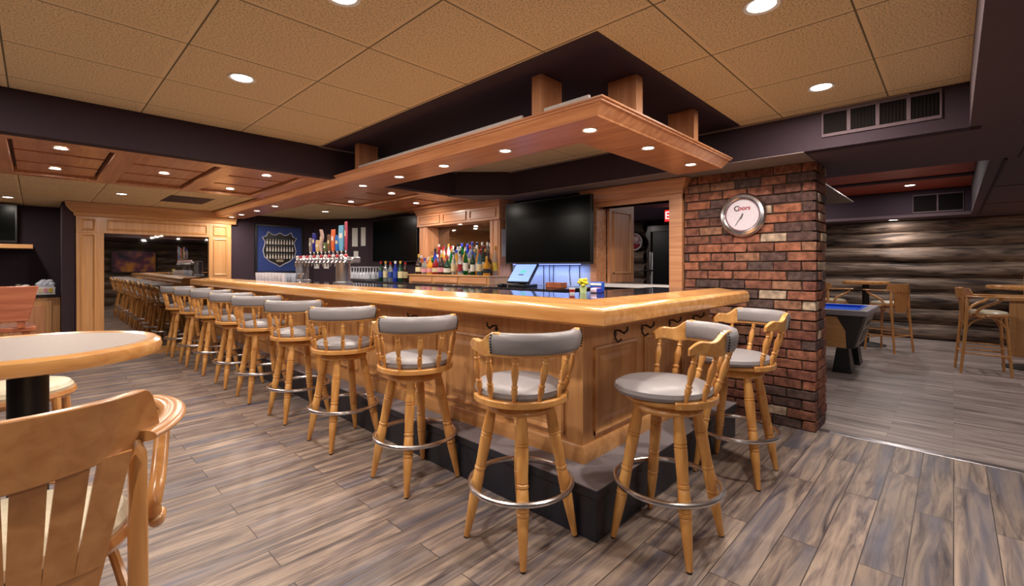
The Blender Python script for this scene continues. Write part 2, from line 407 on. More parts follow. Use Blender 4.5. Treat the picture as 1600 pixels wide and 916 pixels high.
# walls
WX = 4.22
struct('wall_bar_back', MB().box(WX, WX + .14, 2.80, 7.75, 0, LOW2 + .06).box(WX, WX + .14, 1.83, 2.80, 0, 1.09).box(WX, WX + .14, 1.83, 2.80, 1.93, LOW + .06), M_PURPLE, smooth=False)
struct('wall_corner', MB().prism([(WX, 7.70), (3.60, 8.60), (3.72, 8.72), (WX + .14, 7.75)], 0, LOW2 + .02), M_PURPLE, smooth=False)
struct('wall_far', MB().box(.25, 3.72, 8.62, 8.74, 0, LOW2 + .02).box(.25, .39, 8.74, 9.9, 0, LOW2 + .02).box(-3.2, .25, 9.6, 9.75, 0, LOW2 + .02), M_PURPLE, smooth=False)
struct('wall_behind_left', MB().box(-3.3, -3.2, -2.8, 10, 0, CEIL + .06), M_PURPLE, smooth=False)
struct('baseboard_side', MB().box(WX - .012, WX, 2.2, 2.8, 0, .1), M_BLACK)

# brick wall, real bricks in one mesh
br = MB(); br.mi = 1
bx0, bx1, by0, by1 = 4.235, 4.60, .785, 1.825
br.box(bx0, bx1, by0 + .012, by1, 0, LOW); br.mi = 0
rows = 27; bh = LOW / rows
def jb(x0, x1, y0, y1, z0, z1):
    j = lambda s=.0055: random.uniform(-s, s)
    d = random.uniform(-.006, .006)
    P = [(x, y, z) for z in (z0, z1) for x, y in ((x0, y0), (x1, y0), (x1, y1), (x0, y1))]
    br.add([(a + j() + d * .3, b + j() + d * .2, c + j(.002)) for a, b, c in P], [(0, 3, 2, 1), (4, 5, 6, 7), (0, 1, 5, 4), (1, 2, 6, 5), (2, 3, 7, 6), (3, 0, 4, 7)])
for r_ in range(rows):
    z0 = r_ * bh + .005; z1 = (r_ + 1) * bh - .006
    y = by0 - .012
    first = .205 if r_ % 2 else .10
    L = first; start = True
    xs = bx0 - .018 + random.uniform(-.004, .004)
    while y < by1 - .02:
        y2 = min(y + L, by1)
        jb(xs + random.uniform(-.004, .004), bx0 + .08, y, y2 - .010, z0, z1)
        y = y2; L = .205 + random.uniform(-.01, .01)
    x = bx0 + .09; L = .205 if r_ % 2 == 0 else .10
    while x < bx1:
        x2 = min(x + L, bx1 + .01)
        jb(x, x2 - .010, by0 - .014 + random.uniform(-.004, .004), by0 + .06, z0, z1)
        x = x2; L = .205
struct('wall_brick', br, [M_BRICK, M_MORTAR], smooth=False, bevel=.006)

# log walls
def logwall(name, axis, c0, a0, a1, z0, z1, mat, sign=-1, pitch=.275, thick=.13):
    mb = MB(); na = int((a1 - a0) / .12) + 2; nz = 8
    nl = int(math.ceil((z1 - z0) / pitch))
    for i in range(nl):
        zb = z0 + i * pitch; ph = random.uniform(0, 10); vs = []
        for a in range(na):
            u = a0 + (a1 - a0) * a / (na - 1)
            wob = .016 * math.sin(u * 1.7 + ph) + .010 * math.sin(u * 4.3 + ph * 2)
            rr = 1 + .12 * math.sin(u * .9 + ph * 3)
            for k in range(nz + 1):
                t = k / nz; zz = zb + t * pitch + wob * (1 - abs(2 * t - 1)) * 1.2 + (wob if 0 < k < nz else wob * .3)
                d = thick * rr * math.sin(PI * min(max(t, .04), .96)) ** .62
                p = c0 + sign * d
                vs.append((p, u, zz) if axis == 'x' else (u, p, zz))
        fs = [(a * (nz + 1) + k, a * (nz + 1) + k + 1, (a + 1) * (nz + 1) + k + 1, (a + 1) * (nz + 1) + k) for a in range(na - 1) for k in range(nz)]
        mb.add(vs, fs)
    if axis == 'x': mb.box(min(c0, c0 - sign * .1), max(c0, c0 - sign * .1), a0, a1, z0, z1 + .05)
    else: mb.box(a0, a1, min(c0, c0 - sign * .1), max(c0, c0 - sign * .1), z0, z1 + .05)
    return struct(name, mb, mat, ang=50)
logwall('wall_log_far', 'x', 11.05, -2.8, 3.0, 0, LOW, M_LOGY)
logwall('wall_log_hall', 'x', 7.7, 4.02, 8.0, 0, LOW, M_LOGY, pitch=.27)
struct('wall_hall', MB().box(7.7, 11.1, 3.0, 3.1, 0, LOW + .05).box(7.72, 7.8, 3.0, 4.05, 2.0, LOW + .05).box(4.3, 7.7, 8, 8.1, 0, LOW + .05), M_PURPLE, smooth=False)
logwall('wall_log_back', 'y', -2.75, -3.2, 11.1, 0, LOW, M_LOGX, sign=1)
struct('door_1', MB().box(7.66, 7.74, 3.92, 4.03, 0, 2.02).box(7.66, 7.74, 3.05, 3.15, 0, 2.02).box(7.66, 7.74, 3.15, 3.92, 1.92, 2.02), wood('old_door_frame', (92, 76, 66), (66, 52, 46), 'z'), smooth=False)

struct('door_2', MB().box(7.70, 7.73, 3.15, 3.92, 0, 1.92), M_BLACK, smooth=False)
# pass-through window beside the brick
wt = MB()
wt.box(WX - .03, WX + .16, 1.83, 1.955, 1.05, 2.02).box(WX - .03, WX + .16, 2.77, 2.85, 1.05, 2.02).box(WX - .032, WX + .162, 1.955, 2.77, 1.93, 2.02).box(WX - .034, WX + .162, 1.828, 2.852, 2.02, 2.035)
wt.sweep([(0, 1.98), (-.015, 1.985), (-.02, 2.02), (-.045, 2.04), (-.075, 2.09), (-.085, 2.115), (0, 2.118)], [(WX - .002, 2.86), (WX - .035, 2.86), (WX - .035, 1.835), (WX - .002, 1.835)], side=1)
struct('window_1', wt, W['cany'], smooth=False, bevel=.003)
struct('trim_6', MB().box(WX - .05, WX + .17, 1.95, 2.78, 1.08, 1.115), M_WHITE, bevel=.003)
# folded-back cabinet door in the opening
pd = empty('shutter_door', (WX + .17, 2.765, 1.115), 0, 'orange wooden panelled shutter folded open inside the pass-through window', 'door')
MB().box(0, .54, -.03, 0, 0, .90).build('door_leaf', W['canz'], pd, bevel=.003)
MB().sweep([(0, .012), (.012, .012), (.02, 0), (0, 0)], [(.08, .10), (.46, .10), (.46, .80), (.08, .80), (.08, .10)]).xf(Matrix.Translation((0, -.03, 0)) @ Matrix.Rotation(PI / 2, 4, 'X')).build('door_moulding', W['oakz'], pd)

# ------------------------------------------------------------------ canopy over the bar
cx, cy = 1.94, 1.25
can = empty('bar_canopy', (cx, cy, 2.08), 0, 'long L-shaped oak light canopy hanging above the bar counter', 'canopy')
IM = Matrix.Translation((-cx, -cy, -2.08))
prof = [(0, 2.15), (0, 2.141), (.012, 2.138), (.014, 2.130), (.024, 2.128), (.040, 2.118), (.060, 2.100), (.078, 2.088), (.082, 2.08), (.45, 2.08), (.45, 2.15)]
MB().sweep(prof, [(3.80, cy), (cx, cy), (cx, 8.45)], side=-1).xf(IM).build('canopy_frame', W['cany'], can, ang=20)
MB().box(cx + .045, cx + .062, 1.83, 3.80, 2.15, 2.188).box(cx + .045, cx + .062, 1.36, 1.66, 2.15, 2.188).xf(IM).build('cable_trim', M_WHITE, can)
for (x0, x1, y0, y1) in ((2.01, 2.20, 1.70, 1.775), (2.39, 2.465, 1.31, 1.50), (3.20, 3.275, 1.31, 1.50), (2.01, 2.20, 3.84, 3.91)):
    MB().box(x0, x1, y0, y1, 2.15, CEIL + .004).xf(IM).build('hanging_block', W['canz'], can, bevel=.002)
g1 = 'downlights in the bar canopy'
names = ['at the outer corner', 'second along the long side', 'third along the long side', 'fourth along the long side', 'fifth, by the coffered ceiling']
cl = [(2.20, 1.50), (2.20, 2.18), (2.20, 2.85), (2.20, 3.48), (2.20, 4.12)]
for (x, y), nm in zip(cl, names):
    downlight(x, y, 2.08, .034, 6, 'small round downlight in the oak bar canopy, ' + nm, g1)
downlight(2.80, 1.45, 2.08, .034, 6, 'small round downlight in the middle of the short canopy side', g1)
downlight(3.48, 1.45, 2.08, .034, 6, 'small round downlight in the canopy end beside the brick wall', g1)
for y, nm in ((6.35, 'nearest the coffered ceiling'), (7.05, 'next beyond it'), (7.75, 'before the last'), (8.25, 'last, beside the mirror frame')):
    downlight(2.16, y, 2.08, .034, 6, 'small downlight in the far stretch of the oak canopy, ' + nm, g1)
g2 = 'downlights in the coffered ceiling'
for i, (x, y, nm) in enumerate(((.13, 4.66, 'front one in the bay above the alcove side'), (.12, 5.66, 'back one with the starburst glare, alcove side'), (.82, 5.22, 'middle bay, single lamp between the ribs'),
        (1.51, 4.66, 'front one of the bay beside the canopy'), (1.49, 5.75, 'back one of the bay beside the canopy'), (2.9, 4.75, 'front one over the inside of the bar'),
        (3.58, 5.25, 'one nearest the back-bar hutch'), (2.9, 5.75, 'back one over the inside of the bar'), (-1.2, 4.66, 'hidden one over the left tables, front'), (-1.2, 5.66, 'hidden one over the left tables, back'))):
    downlight(x, y, LOW + (.028 if i not in () else 0), .036, 6, 'small downlight in the coffered wood ceiling, ' + nm, g2)
g3 = 'large downlights in the tile ceiling'
def zpt(x, y, z):
    A = math.radians(43.9); r = (x - 800) / 717; d = (math.cos(A) + math.sin(A) * r, math.sin(A) - math.cos(A) * r, (416 - y) / 717); t = (z - 1.3) / d[2]
    return t * d[0], t * d[1]
for (px, py), nm in zip(((378, 122), (535, -6), (1190, 8), (1283, 136)), ('above the left-hand stools', 'cut by the top edge of the picture', 'largest, near the top right of the picture', 'nearest the air grille')):
    x, y = zpt(px, py, CEIL)
    downlight(x, y, CEIL, .055, 14, 'round white downlight in the tan tile ceiling, ' + nm, g3)
for i, (x, y) in enumerate(((-.6, .6), (-1.4, 2.6), (-.6, 3.3))):  # unseen lamps added to light the main room
    downlight(x, y, CEIL, .055, 14, 'added round white fill downlight in the tan tile ceiling, unseen', g3 + ' added for fill, out of view')
for i, (x, y) in enumerate(((.2, -1.2), (2.4, -1.4), (-1.8, -1.2))):  # lamps added behind the camera for lighting, none visible there
    downlight(x, y, LOW, .05, 9, 'added round white fill downlight in the low near ceiling, unseen', g3 + ' added behind for fill')
g4 = 'downlights in the low back ceiling'
for (px, py), nm in zip(((190, 303), (12, 308)), ('in front of the mirror frame', 'above the alcove television')):
    x, y = zpt(px, py, LOW2)
    downlight(x, y, LOW2, .045, 7, 'small downlight in the low tan ceiling ' + nm, g4)
downlight(3.2, 7.2, LOW2, .045, 6, 'small downlight in the low tan ceiling behind the beer tower', g4)
downlight(-.9, 9.1, LOW2, .045, 6, 'small downlight in the alcove ceiling outside the photo', g4)
g5 = 'downlights in the games room'
for (x, y, z, nm) in ((7.6, .45, rz, 'in the first red ceiling board'), (9.6, .50, rz, 'in the second red ceiling board'), (10.65, .78, LOW, 'in the strip beside the log wall')):
    downlight(x, y, z, .06, 8, 'round downlight ' + nm + ' of the games room', g5, (1, .9, .85))
for (x, y, z) in ((7.4, 1.9, rz), (9.6, 1.9, rz), (7.8, -1.3, LOW), (10.0, -1.5, LOW), (5.0, -1.2, LOW), (6.2, 4.6, LOW), (6.2, 6.6, LOW)):
    downlight(x, y, z, .05, 8, 'round downlight in the games room ceiling, hidden from the photo', g5 + ' added for fill, out of view', (1, .9, .85))

# ------------------------------------------------------------------ bar counter (long side leans a little inwards towards the far end)
SH = -.0252
def SKEW(y): return SH * (y - 1.15)
def SKB(y): return -.0135 * (y - 1.15)
O = [(3.86, 1.15), (1.80, 1.15), (1.80 + SKEW(8.30), 8.30)]
fp = empty('foot_platform', (1.81, 1.20, 0), 0, 'low black step with grey carpet top running around the bar foot', 'step')
T0 = Matrix.Translation((-1.81, -1.20, 0))
MB().sweep([(0, 0), (0, .20), (-.008, .205), (-.008, .250), (.9, .250), (.9, 0)], [(3.72, 1.205), (1.822, 1.205), (1.822, 8.53)], side=-1).xf(T0).build('riser', M_STEP, fp, bevel=.003)
MB().sweep([(-.010, .250), (-.010, .256), (.85, .256), (.85, .250)], [(3.72, 1.205), (1.822, 1.205), (1.822, 8.53)], side=-1).xf(T0).build('carpet_top', M_CARPET, fp)
bar = empty('bar_counter', (1.81, 1.20, .256), 0, 'long golden oak panelled bar counter with black granite top and rounded rail', 'bar counter')
TB = Matrix.Translation((-1.81, -1.20, -.256))
B0 = [(3.76, 1.42), (2.02, 1.42), (2.02 + SKB(8.30), 8.30)]
MB().sweep([(0, .256), (0, 1.03), (.50, 1.03), (.50, .256)], B0, side=-1).xf(TB).build('base_cabinet', W['oakz'], bar, ang=30)
MB().sweep([(0, .256), (-.022, .256), (-.022, .33), (-.012, .345), (0, .345)], B0, side=-1).xf(TB).build('plinth', W['oaky'], bar)
MB().sweep([(.24, 1.03), (.24, 1.112), (.80, 1.112), (.80, 1.03)], O, side=-1).xf(TB).build('granite_top', M_GRANITE, bar, ang=30)
rail = [(.02, 1.014), (0, 1.026), (-.004, 1.07), (.002, 1.092), (.02, 1.106), (.05, 1.112), (.09, 1.106), (.12, 1.108), (.20, 1.120), (.24, 1.124), (.262, 1.120), (.268, 1.112), (.268, 1.014)]
MB().sweep(rail, O, side=-1).xf(TB).build('rail', W['raily'], bar, ang=30)
def panel(p0, d, nrm, w_, z0, z1):
    """raised panel on a vertical face: p0 start point, d along, nrm outward"""
    d = Vector((d[0], d[1], 0)); nv = Vector((nrm[0], nrm[1], 0)); p = Vector((p0[0], p0[1], 0))
    M = Matrix((( d.x, 0, nv.x, p.x), (d.y, 0, nv.y, p.y), (0, 1, 0, z0), (0, 0, 0, 1)))
    h = z1 - z0; mb = MB()
    mb.sweep([(0, 0), (0, .012), (.012, .016), (.022, .004), (.03, 0)], [(0, 0), (w_, 0), (w_, h), (0, h), (0, 0)], side=1)
    a, b = .055, .085
    vs = [(a, a, .001), (w_ - a, a, .001), (w_ - a, h - a, .001), (a, h - a, .001), (b, b, .010), (w_ - b, b, .010), (w_ - b, h - b, .010), (b, h - b, .010)]
    mb.add(vs, [(0, 1, 5, 4), (1, 2, 6, 5), (2, 3, 7, 6), (3, 0, 4, 7), (4, 5, 6, 7)])
    return mb.xf(TB @ M)
for i in range(3):
    panel((2.12 + i * .555, 1.42), (1, 0), (0, -1), .46, .375, .855).build('raised_panel', W['oakz'], bar, smooth=False)
dl = Vector((-.0135, 1)).normalized()
for i in range(12):
    p = Vector((2.02, 1.42)) + dl * (.12 + i * .565)
    panel(p, dl, (-dl.y, dl.x), .46, .375, .855).build('raised_panel', W['oakz'], bar, smooth=False)
def hook(x, y, nx, ny):
    p = Vector((x, y, .915)); n_ = Vector((nx, ny, 0)); u = Vector((0, 0, 1))
    mb = MB().tube([p - u * .03, p + u * .01, p + n_ * .03 + u * .014, p + n_ * .06 + u * .0, p + n_ * .08 + u * .018, p + n_ * .082 + u * .04], .006, 6)
    mb.tube([p - u * .03, p + n_ * .02 - u * .055, p + n_ * .045 - u * .035], .006, 6).lathe([(.012, -.001), (.012, .006)], a=p - u * .01, b=p - u * .01 + n_)
    return mb.xf(TB).build('purse_hook', M_IRON, bar)
for x in (2.34, 2.66, 3.05, 3.45): hook(x, 1.42, 0, -1)
for i in range(8):
    p = Vector((2.02, 1.42)) + dl * (.65 + i * .85); hook(p.x, p.y, -1, 0)

# ------------------------------------------------------------------ bar stools
def turned(p0, p1, prof, n=14): return MB().lathe(prof, a=p0, b=p1, n=n)
LEGP = [(.021, 0), (.023, .05), (.026, .14), (.0285, .20), (.0285, .204), (.024, .21), (.0285, .216), (.0285, .226), (.024, .232), (.0285, .238), (.028, .30), (.025, .42),
        (.0255, .46), (.022, .466), (.027, .474), (.027, .49), (.022, .498), (.0255, .505), (.0275, .58), (.0275, .64), (.023, .648), (.0275, .655), (.0275, .67), (.023, .678), (.0265, .69), (.0225, .80), (.015, .97), (.0135, 1)]
SPP = [(.0085, 0), (.0095, .10), (.0125, .16), (.0155, .24), (.011, .30), (.015, .32), (.015, .34), (.010, .37), (.0125, .45), (.0165, .58), (.0165, .66), (.0125, .74), (.010, .80), (.014, .82), (.010, .85), (.012, .90), (.0085, 1)]
def make_stool():
    root = empty('bar_stool', (0, 0, 0))
    for sx in (-1, 1):
        for sy in (-1, 1):
            lg = turned((sx * .095, sy * .095, .64), (sx * .184, sy * .184, 0.006), LEGP).build('leg', M_STOOL, root)
            MB().lathe([(.0125, 0), (.0135, .008)], c=(sx * .185, sy * .185, 0), n=12).build('foot_glide', M_BLACK, lg)
    N = 56
    MB().tube([(.243 * math.cos(2 * PI * i / N), .243 * math.sin(2 * PI * i / N), .274) for i in range(N)], .0125, 10, closed=True).build('foot_ring', M_CHROME, root)
    MB().lathe([(.12, .618), (.155, .622), (.163, .635), (.155, .655), (.15, .660)], n=36).build('swivel_base', M_STOOL, root)
    MB().lathe([(.10, .658), (.10, .668)], n=20).build('swivel_plate', M_IRON, root)
    MB().lathe([(.15, .666), (.195, .670), (.205, .682), (.203, .695), (.19, .698)], n=44).arc_slab(.165, .228, PI - 1.75, PI + 1.75, .676, .706, n=40).build('seat_frame', M_STOOLX, root, bevel=.004)
    MB().lathe([(.17, .697), (.203, .702), (.212, .718), (.207, .736), (.185, .749), (.13, .760), (.06, .763), (0, .763)], n=44).xf(Matrix.Translation((.022, 0, 0)) @ Matrix.Diagonal((1.08, 1, 1, 1))).build('seat_cushion', M_GREYV, root)
    c = -.045
    for a in (-1.56, -1.12, -.56, 0, .56, 1.12, 1.56):
        b0 = (.208 * math.cos(PI + a * .98), .208 * math.sin(PI + a * .98), .704)
        b1 = (c + .238 * math.cos(PI + a * 1.02), .238 * math.sin(PI + a * 1.02), .925)
        turned(b0, b1, SPP, 10).build('spindle', M_STOOL, root)
    def zt(t):  # scalloped ends
        e = min(t, 1 - t) * 3.4
        if e > .9: return 1.005
        return .945 + .06 * min(1, max(0, e / .62)) + .014 * math.sin(e * 10)
    def zb(t):
        e = min(t, 1 - t) * 3.4
        return .913 + (.006 * math.sin(e * 9) if e < .8 else 0)
    MB().arc_slab(.222, .250, PI - 1.72, PI + 1.72, zb, zt, c=(c, 0), n=72, lean=.010).build('back_rail', M_STOOLX, root, bevel=.004)
    pad = MB()
    A0 = 1.02; n = 30
    sec = [(.216, .930), (.212, .942), (.2135, .985), (.220, 1.008), (.240, 1.017), (.260, 1.010), (.268, .985), (.262, .942), (.256, .926), (.236, .921)]
    vs = []
    for i in range(n + 1):
        a = PI - A0 + 2 * A0 * i / n
        for r, z in sec: vs.append((c + r * math.cos(a), r * math.sin(a), z))
    k = len(sec)
    fs = [(i * k + j, i * k + (j + 1) % k, (i + 1) * k + (j + 1) % k, (i + 1) * k + j) for i in range(n) for j in range(k)]
    fs += [tuple(range(k))[::-1], tuple(n * k + j for j in range(k))]
    p = pad.add(vs, fs).build('back_pad', M_GREYV, root, ang=70)
    for sgn in (-1, 1):
        nl = MB(); a = PI + sgn * (A0 - .03)
        for q in range(7):
            z = .932 + q * .0125; r = .2645 + .0045 * (1 - abs(q - 3) / 3)
            P = Vector((c + r * math.cos(a), r * math.sin(a), z)); d = Vector((math.cos(a), math.sin(a), 0))
            nl.lathe([(.004, -.004), (.004, .002), (.001, .0045)], a=P, b=P + d, n=6)
        nl.build('nail_heads', M_IRON, p)
    return root

stool0 = make_stool()
ordn = ['first', 'second', 'third', 'fourth', 'fifth', 'sixth', 'seventh', 'eighth', 'ninth']
long_side = [(1.62, 1.50, 66), (1.625, 2.39, 62), (1.60, 3.28, 62), (1.60, 4.12, 55), (1.58, 4.96, 54), (1.57, 5.71, 51), (1.56, 6.57, 58), (1.53, 7.28, 54), (1.52, 8.12, 50)]
def place_stool(i, x, y, deg, label):
    o = stool0 if i == 0 else copy_tree(stool0)
    o.location = (x, y, 0)
    for ch in o.children:
        if ch.name.split('.')[0] not in ('leg', 'foot_ring'): ch.rotation_euler = (0, 0, math.radians(deg))
    tag(o, label, 'bar stool', 'captain bar stools around the counter')
for i, (x, y, a) in enumerate(long_side):
    place_stool(i, x, y, a, 'maple captain bar stool with grey pads, ' + ['nearest of the long row, at the counter corner', 'second in the long row from the counter corner',
        'third in the long row from the counter corner', 'fourth in the long row from the counter corner', 'fifth in the long row, between fourth and sixth', 'sixth in the long row from the counter corner',
        'seventh in the long row from the counter corner', 'second from the mirror in the long row', 'last of the long row, right beside the mirror'][i])
place_stool(10, 2.105, .99, 134, 'maple captain bar stool turned sideways at the short side, beside the step corner')
place_stool(11, 3.085, .998, 146, 'maple captain bar stool at the short side, standing before the brick wall')

# ------------------------------------------------------------------ bentwood armchairs at bar height
def cr(pts, n=5):
    """Catmull-Rom smoothing of a 3D polyline"""
    P = [Vector(p) for p in pts]; P = [P[0] * 2 - P[1]] + P + [P[-1] * 2 - P[-2]]; out = []
    for i in range(1, len(P) - 2):
        a, b, c, d = P[i - 1:i + 3]
        for k in range(n):
            t = k / n; out.append(.5 * (2 * b + (c - a) * t + (2 * a - 5 * b + 4 * c - d) * t * t + (3 * b - a - 3 * c + d) * t ** 3))
    return out + [P[-2]]
def make_armchair():
    root = empty('bentwood_armchair', (0, 0, 0))
    for sy in (-1, 1):
        MB().tube([(.155, sy * .13, .70), (.175, sy * .155, .40), (.20, sy * .185, 0)], [.016, .017, .014], 10).build('leg', M_BENT, root)
        MB().tube([(-.235, sy * .205, 0), (-.205, sy * .196, .35), (-.185, sy * .190, .62), (-.178, sy * .190, .78), (-.176, sy * .190, .90), (-.172, sy * .188, .93)],
                  [.014, .0165, .0175, .0175, .0165, .008], 12).build('back_leg', M_BENT, root)
        MB().tube(cr([(-.195, sy * .190, .46), (-.15, sy * .175, .60), (-.05, sy * .16, .675), (.05, sy * .155, .685)]), .010, 8).tube(cr([(.170, sy * .152, .40), (.155, sy * .15, .56), (.09, sy * .155, .66), (0, sy * .155, .685)]), .010, 8).build('bent_brace', M_BENT, root)
        MB().tube([(.195, sy * .178, .24), (0, sy * .185, .245), (-.20, sy * .178, .25)], .011, 8).tube([(.188, sy * .170, .33), (-.20, sy * .178, .34)], .009, 8).build('side_stretcher', M_BENT, root)
        # arm, flat bent strip going forward from the back rail, and its curled support
        pts = [(-.175, sy * .20, .935), (-.13, sy * .237, .935), (-.06, sy * .272, .935), (.02, sy * .292, .935), (.09, sy * .292, .935), (.15, sy * .275, .935)]
        MB().tube(cr(pts), .02, 14, flat=(.027, .012)).build('arm', M_BENTH, root)
        MB().tube(cr([(.10, sy * .288, .928), (.085, sy * .286, .90), (.045, sy * .274, .865), (-.02, sy * .258, .83), (-.075, sy * .242, .79), (-.10, sy * .230, .745), (-.092, sy * .236, .712), (-.06, sy * .246, .698), (-.035, sy * .252, .70)]), .016, 14).build('arm_support', M_BENT, root)
    for pts_ in ([(.197, -.17, .19), (.197, .17, .19)], [(-.21, -.19, .25), (-.21, .19, .25)], [(.187, -.16, .42), (.20, 0, .435), (.187, .16, .42)]):
        MB().tube(pts_, .011, 8).build('stretcher', M_BENT, root)
    MB().lathe([(.16, .690), (.205, .690), (.215, .705), (.210, .722), (.17, .724)], n=44).build('seat_frame', M_BENTH, root)
    MB().lathe([(.17, .720), (.200, .722), (.203, .735), (.19, .752), (.13, .765), (0, .770)], n=44).build('seat_cushion', M_CREAM, root)
    a0 = 1.02; c = .02; R = .262
    def zt(t):
        e = min(t, 1 - t) * 2
        return 1.035 - .115 * max(0, 1 - e / .22) ** 2.2
    MB().arc_slab(R - .013, R + .008, PI - a0, PI + a0, lambda t: .905 + .012 * abs(2 * t - 1), zt, c=(c, 0), n=48, lean=.012).build('top_rail', M_BENTH, root, bevel=.004)
    # fan-shaped splat of five slats that join at the foot
    sp = MB(); nS = 6
    def P(u, z):  # u -1..1 across
        t = (z - .60) / (.92 - .60); wid = .115 + .062 * t
        x = -.190 - .030 * t + .035 * (u * wid / .19) ** 2 * .8
        return Vector((x, u * wid, z))
    def slab(u0, u1, v0, v1, z0, z1, m=8):
        vs = []
        for i in range(m + 1):
            t = i / m; z = z0 + (z1 - z0) * t; a = u0 + (v0 - u0) * t; b = u1 + (v1 - u1) * t
            for q, off in ((a, 0), (b, 0), (b, .011), (a, .011)): vs.append(P(q, z) + Vector((-off, 0, 0)))
        fs = [(4 * i + k_, 4 * i + (k_ + 1) % 4, 4 * i + 4 + (k_ + 1) % 4, 4 * i + 4 + k_) for i in range(m) for k_ in range(4)] + [(3, 2, 1, 0), (4 * m, 4 * m + 1, 4 * m + 2, 4 * m + 3)]
        sp.add(vs, fs)
    slab(-1, -.0, -1, -.0, .60, .70); slab(0, 1, 0, 1, .60, .70)
    for i in range(nS):
        a = -1 + 2 * i / nS; b = a + 2 / nS; g = .020
        slab(a, b, a + (g * 1.6 if i else 0), b - (g * 1.6 if i < nS - 1 else 0), .70, .92)
    sp.build('splat', M_BENTH, root)
    return root
ch0 = make_armchair()
chairs = [(-.045, 1.42, 92, 'bentwood bar armchair with cream seat in the foreground, slotted back towards us', 'foreground bar armchairs'),
          (-.07, 3.10, -8, 'bentwood bar armchair half hidden behind the round laminate table', 'foreground bar armchairs'),
          (9.10, .74, 62, 'bentwood bar armchair seen from behind beside the games table', 'games room bar armchairs'),
          (9.22, 1.47, -48, 'bentwood bar armchair beyond the blue-topped table, next to the brick edge', 'games room bar armchairs'),
          (8.02, -.27, -83, 'bentwood bar armchair in profile at the table on the games room right', 'games room bar armchairs'),
          (8.2, -1.02, 120, 'bentwood bar armchair cut by the right edge of the picture', 'games room bar armchairs')]
for i, (x, y, a, lb, g) in enumerate(chairs):
    o = ch0 if i == 0 else copy_tree(ch0)
    o.location = (x, y, 0); o.rotation_euler = (0, 0, math.radians(a)); tag(o, lb, 'bar chair', g)

M_LAM = plain('grey_laminate', (160, 148, 142), .5, .3, bscale=150)
def make_table(R, label, x, y, lam=M_LAM):
    t = empty('round_table', (x, y, 0), 0, label, 'table', 'round bar tables')
    e = R - .045
    MB().lathe([(e, 1.010), (R - .03, 1.002), (R - .006, 1.008), (R, 1.026), (R - .004, 1.044), (R - .016, 1.053), (e, 1.0505), (e, 1.03)], n=72, caps=False).build('wooden_edge', W['railx'], t)
    MB().lathe([(0, 1.012), (e + .001, 1.012), (e + .001, 1.050), (0, 1.050)], n=72, caps=False).build('table_top', lam, t, ang=30)
    MB().lathe([(.047, .03), (.047, 1.0)], n=28).lathe([(.15, .995), (.15, 1.012)], n=24).build('pedestal', M_BLACK, t)
    MB().lathe([(.27, 0), (.27, .012), (.20, .028), (.06, .045), (.05, .05)], n=40).build('base_plate', M_IRON, t)
    return t
make_table(.335, 'round bar-height table with beige laminate top and oak edge in the foreground', -.015, 2.09)
make_table(.32, 'round wooden bar table with black post near the log wall', 9.55, 1.05, wood('table_oak', (206, 160, 116), (180, 128, 84), 'x'))
make_table(.42, 'round wooden bar table at the far right of the games room', 8.75, -.72, wood('table_oak_dark', (200, 150, 104), (174, 122, 80), 'x'))

# timber bench box and high table behind it
bx = empty('timber_booth', (10.3, -1.2, 0), 0, 'pale timber booth bench against the log wall behind the right table', 'bench')
MB().box(-.55, -.50, -.55, .62, 0, .80).build('bench_side', W['oakz'], bx, bevel=.004)
MB().box(-.60, .40, -.60, .72, .80, .85).build('bench_seat', W['oaky'], bx, bevel=.006)
MB().box(-.50, .35, .50, .55, 0, .80).box(-.5, .35, -.5, -.45, 0, .8).build('bench_end', W['oakz'], bx, bevel=.004)
MB().box(-.18, -.10, -.55, .45, .85, 1.15).build('bench_back', W['oakz'], bx, bevel=.004)

# ------------------------------------------------------------------ pool table
pt = empty('pool_table', (7.27, 1.78, 0), 0, 'coin-operated pool table with blue felt, half hidden by the brick wall', 'pool table')
x0, x1, y0, y1 = -.58, .58, -1.06, 1.06
def frustum(mb, b, t, z0, z1):
    return mb.add([(b[0], b[2], z0), (b[1], b[2], z0), (b[1], b[3], z0), (b[0], b[3], z0), (t[0], t[2], z1), (t[1], t[2], z1), (t[1], t[3], z1), (t[0], t[3], z1)],
                  [(0, 3, 2, 1), (4, 5, 6, 7), (0, 1, 5, 4), (1, 2, 6, 5), (2, 3, 7, 6), (3, 0, 4, 7)])
M_PTGREY = plain('pool_table_grey', (150, 138, 130), .5); M_PTDARK = plain('pool_table_charcoal', (52, 48, 50), .45)
frustum(MB(), (x0 + .16, x1 - .16, y0 + .15, y1 - .1), (x0 + .03, x1 - .03, y0 + .03, y1 - .03), .30, .72).build('cabinet', M_PTDARK, pt, smooth=False)
MB().add([(x0 + .155, y0 + .22, .30), (x0 + .155, y1 - .1, .30), (x0 + .035, y1 - .05, .69), (x0 + .035, y0 + .30, .69), (x0 + .09, y0 + .22, .52),
          (x0 + .145, y0 + .22, .30), (x0 + .145, y1 - .1, .30), (x0 + .020, y1 - .05, .69), (x0 + .020, y0 + .30, .69), (x0 + .075, y0 + .22, .52)],
         [(0, 1, 2, 3, 4), (9, 8, 7, 6, 5), (0, 5, 6, 1), (1, 6, 7, 2), (2, 7, 8, 3), (3, 8, 9, 4), (4, 9, 5, 0)]).build('side_panel', W['oaky'], pt, smooth=False)
def onend(u0, u1, za, zb_, d):  # plate on the sloped end facing -y
    Y = lambda z: y0 + .15 - .12 * (z - .30) / .42
    return MB().plate([(u0, Y(za) - .002, za), (u1, Y(za) - .002, za), (u1, Y(zb_) - .002, zb_), (u0, Y(zb_) - .002, zb_)], (0, -d, 0))
onend(-.36, .36, .31, .70, .010).build('end_panel', M_PTGREY, pt, smooth=False)
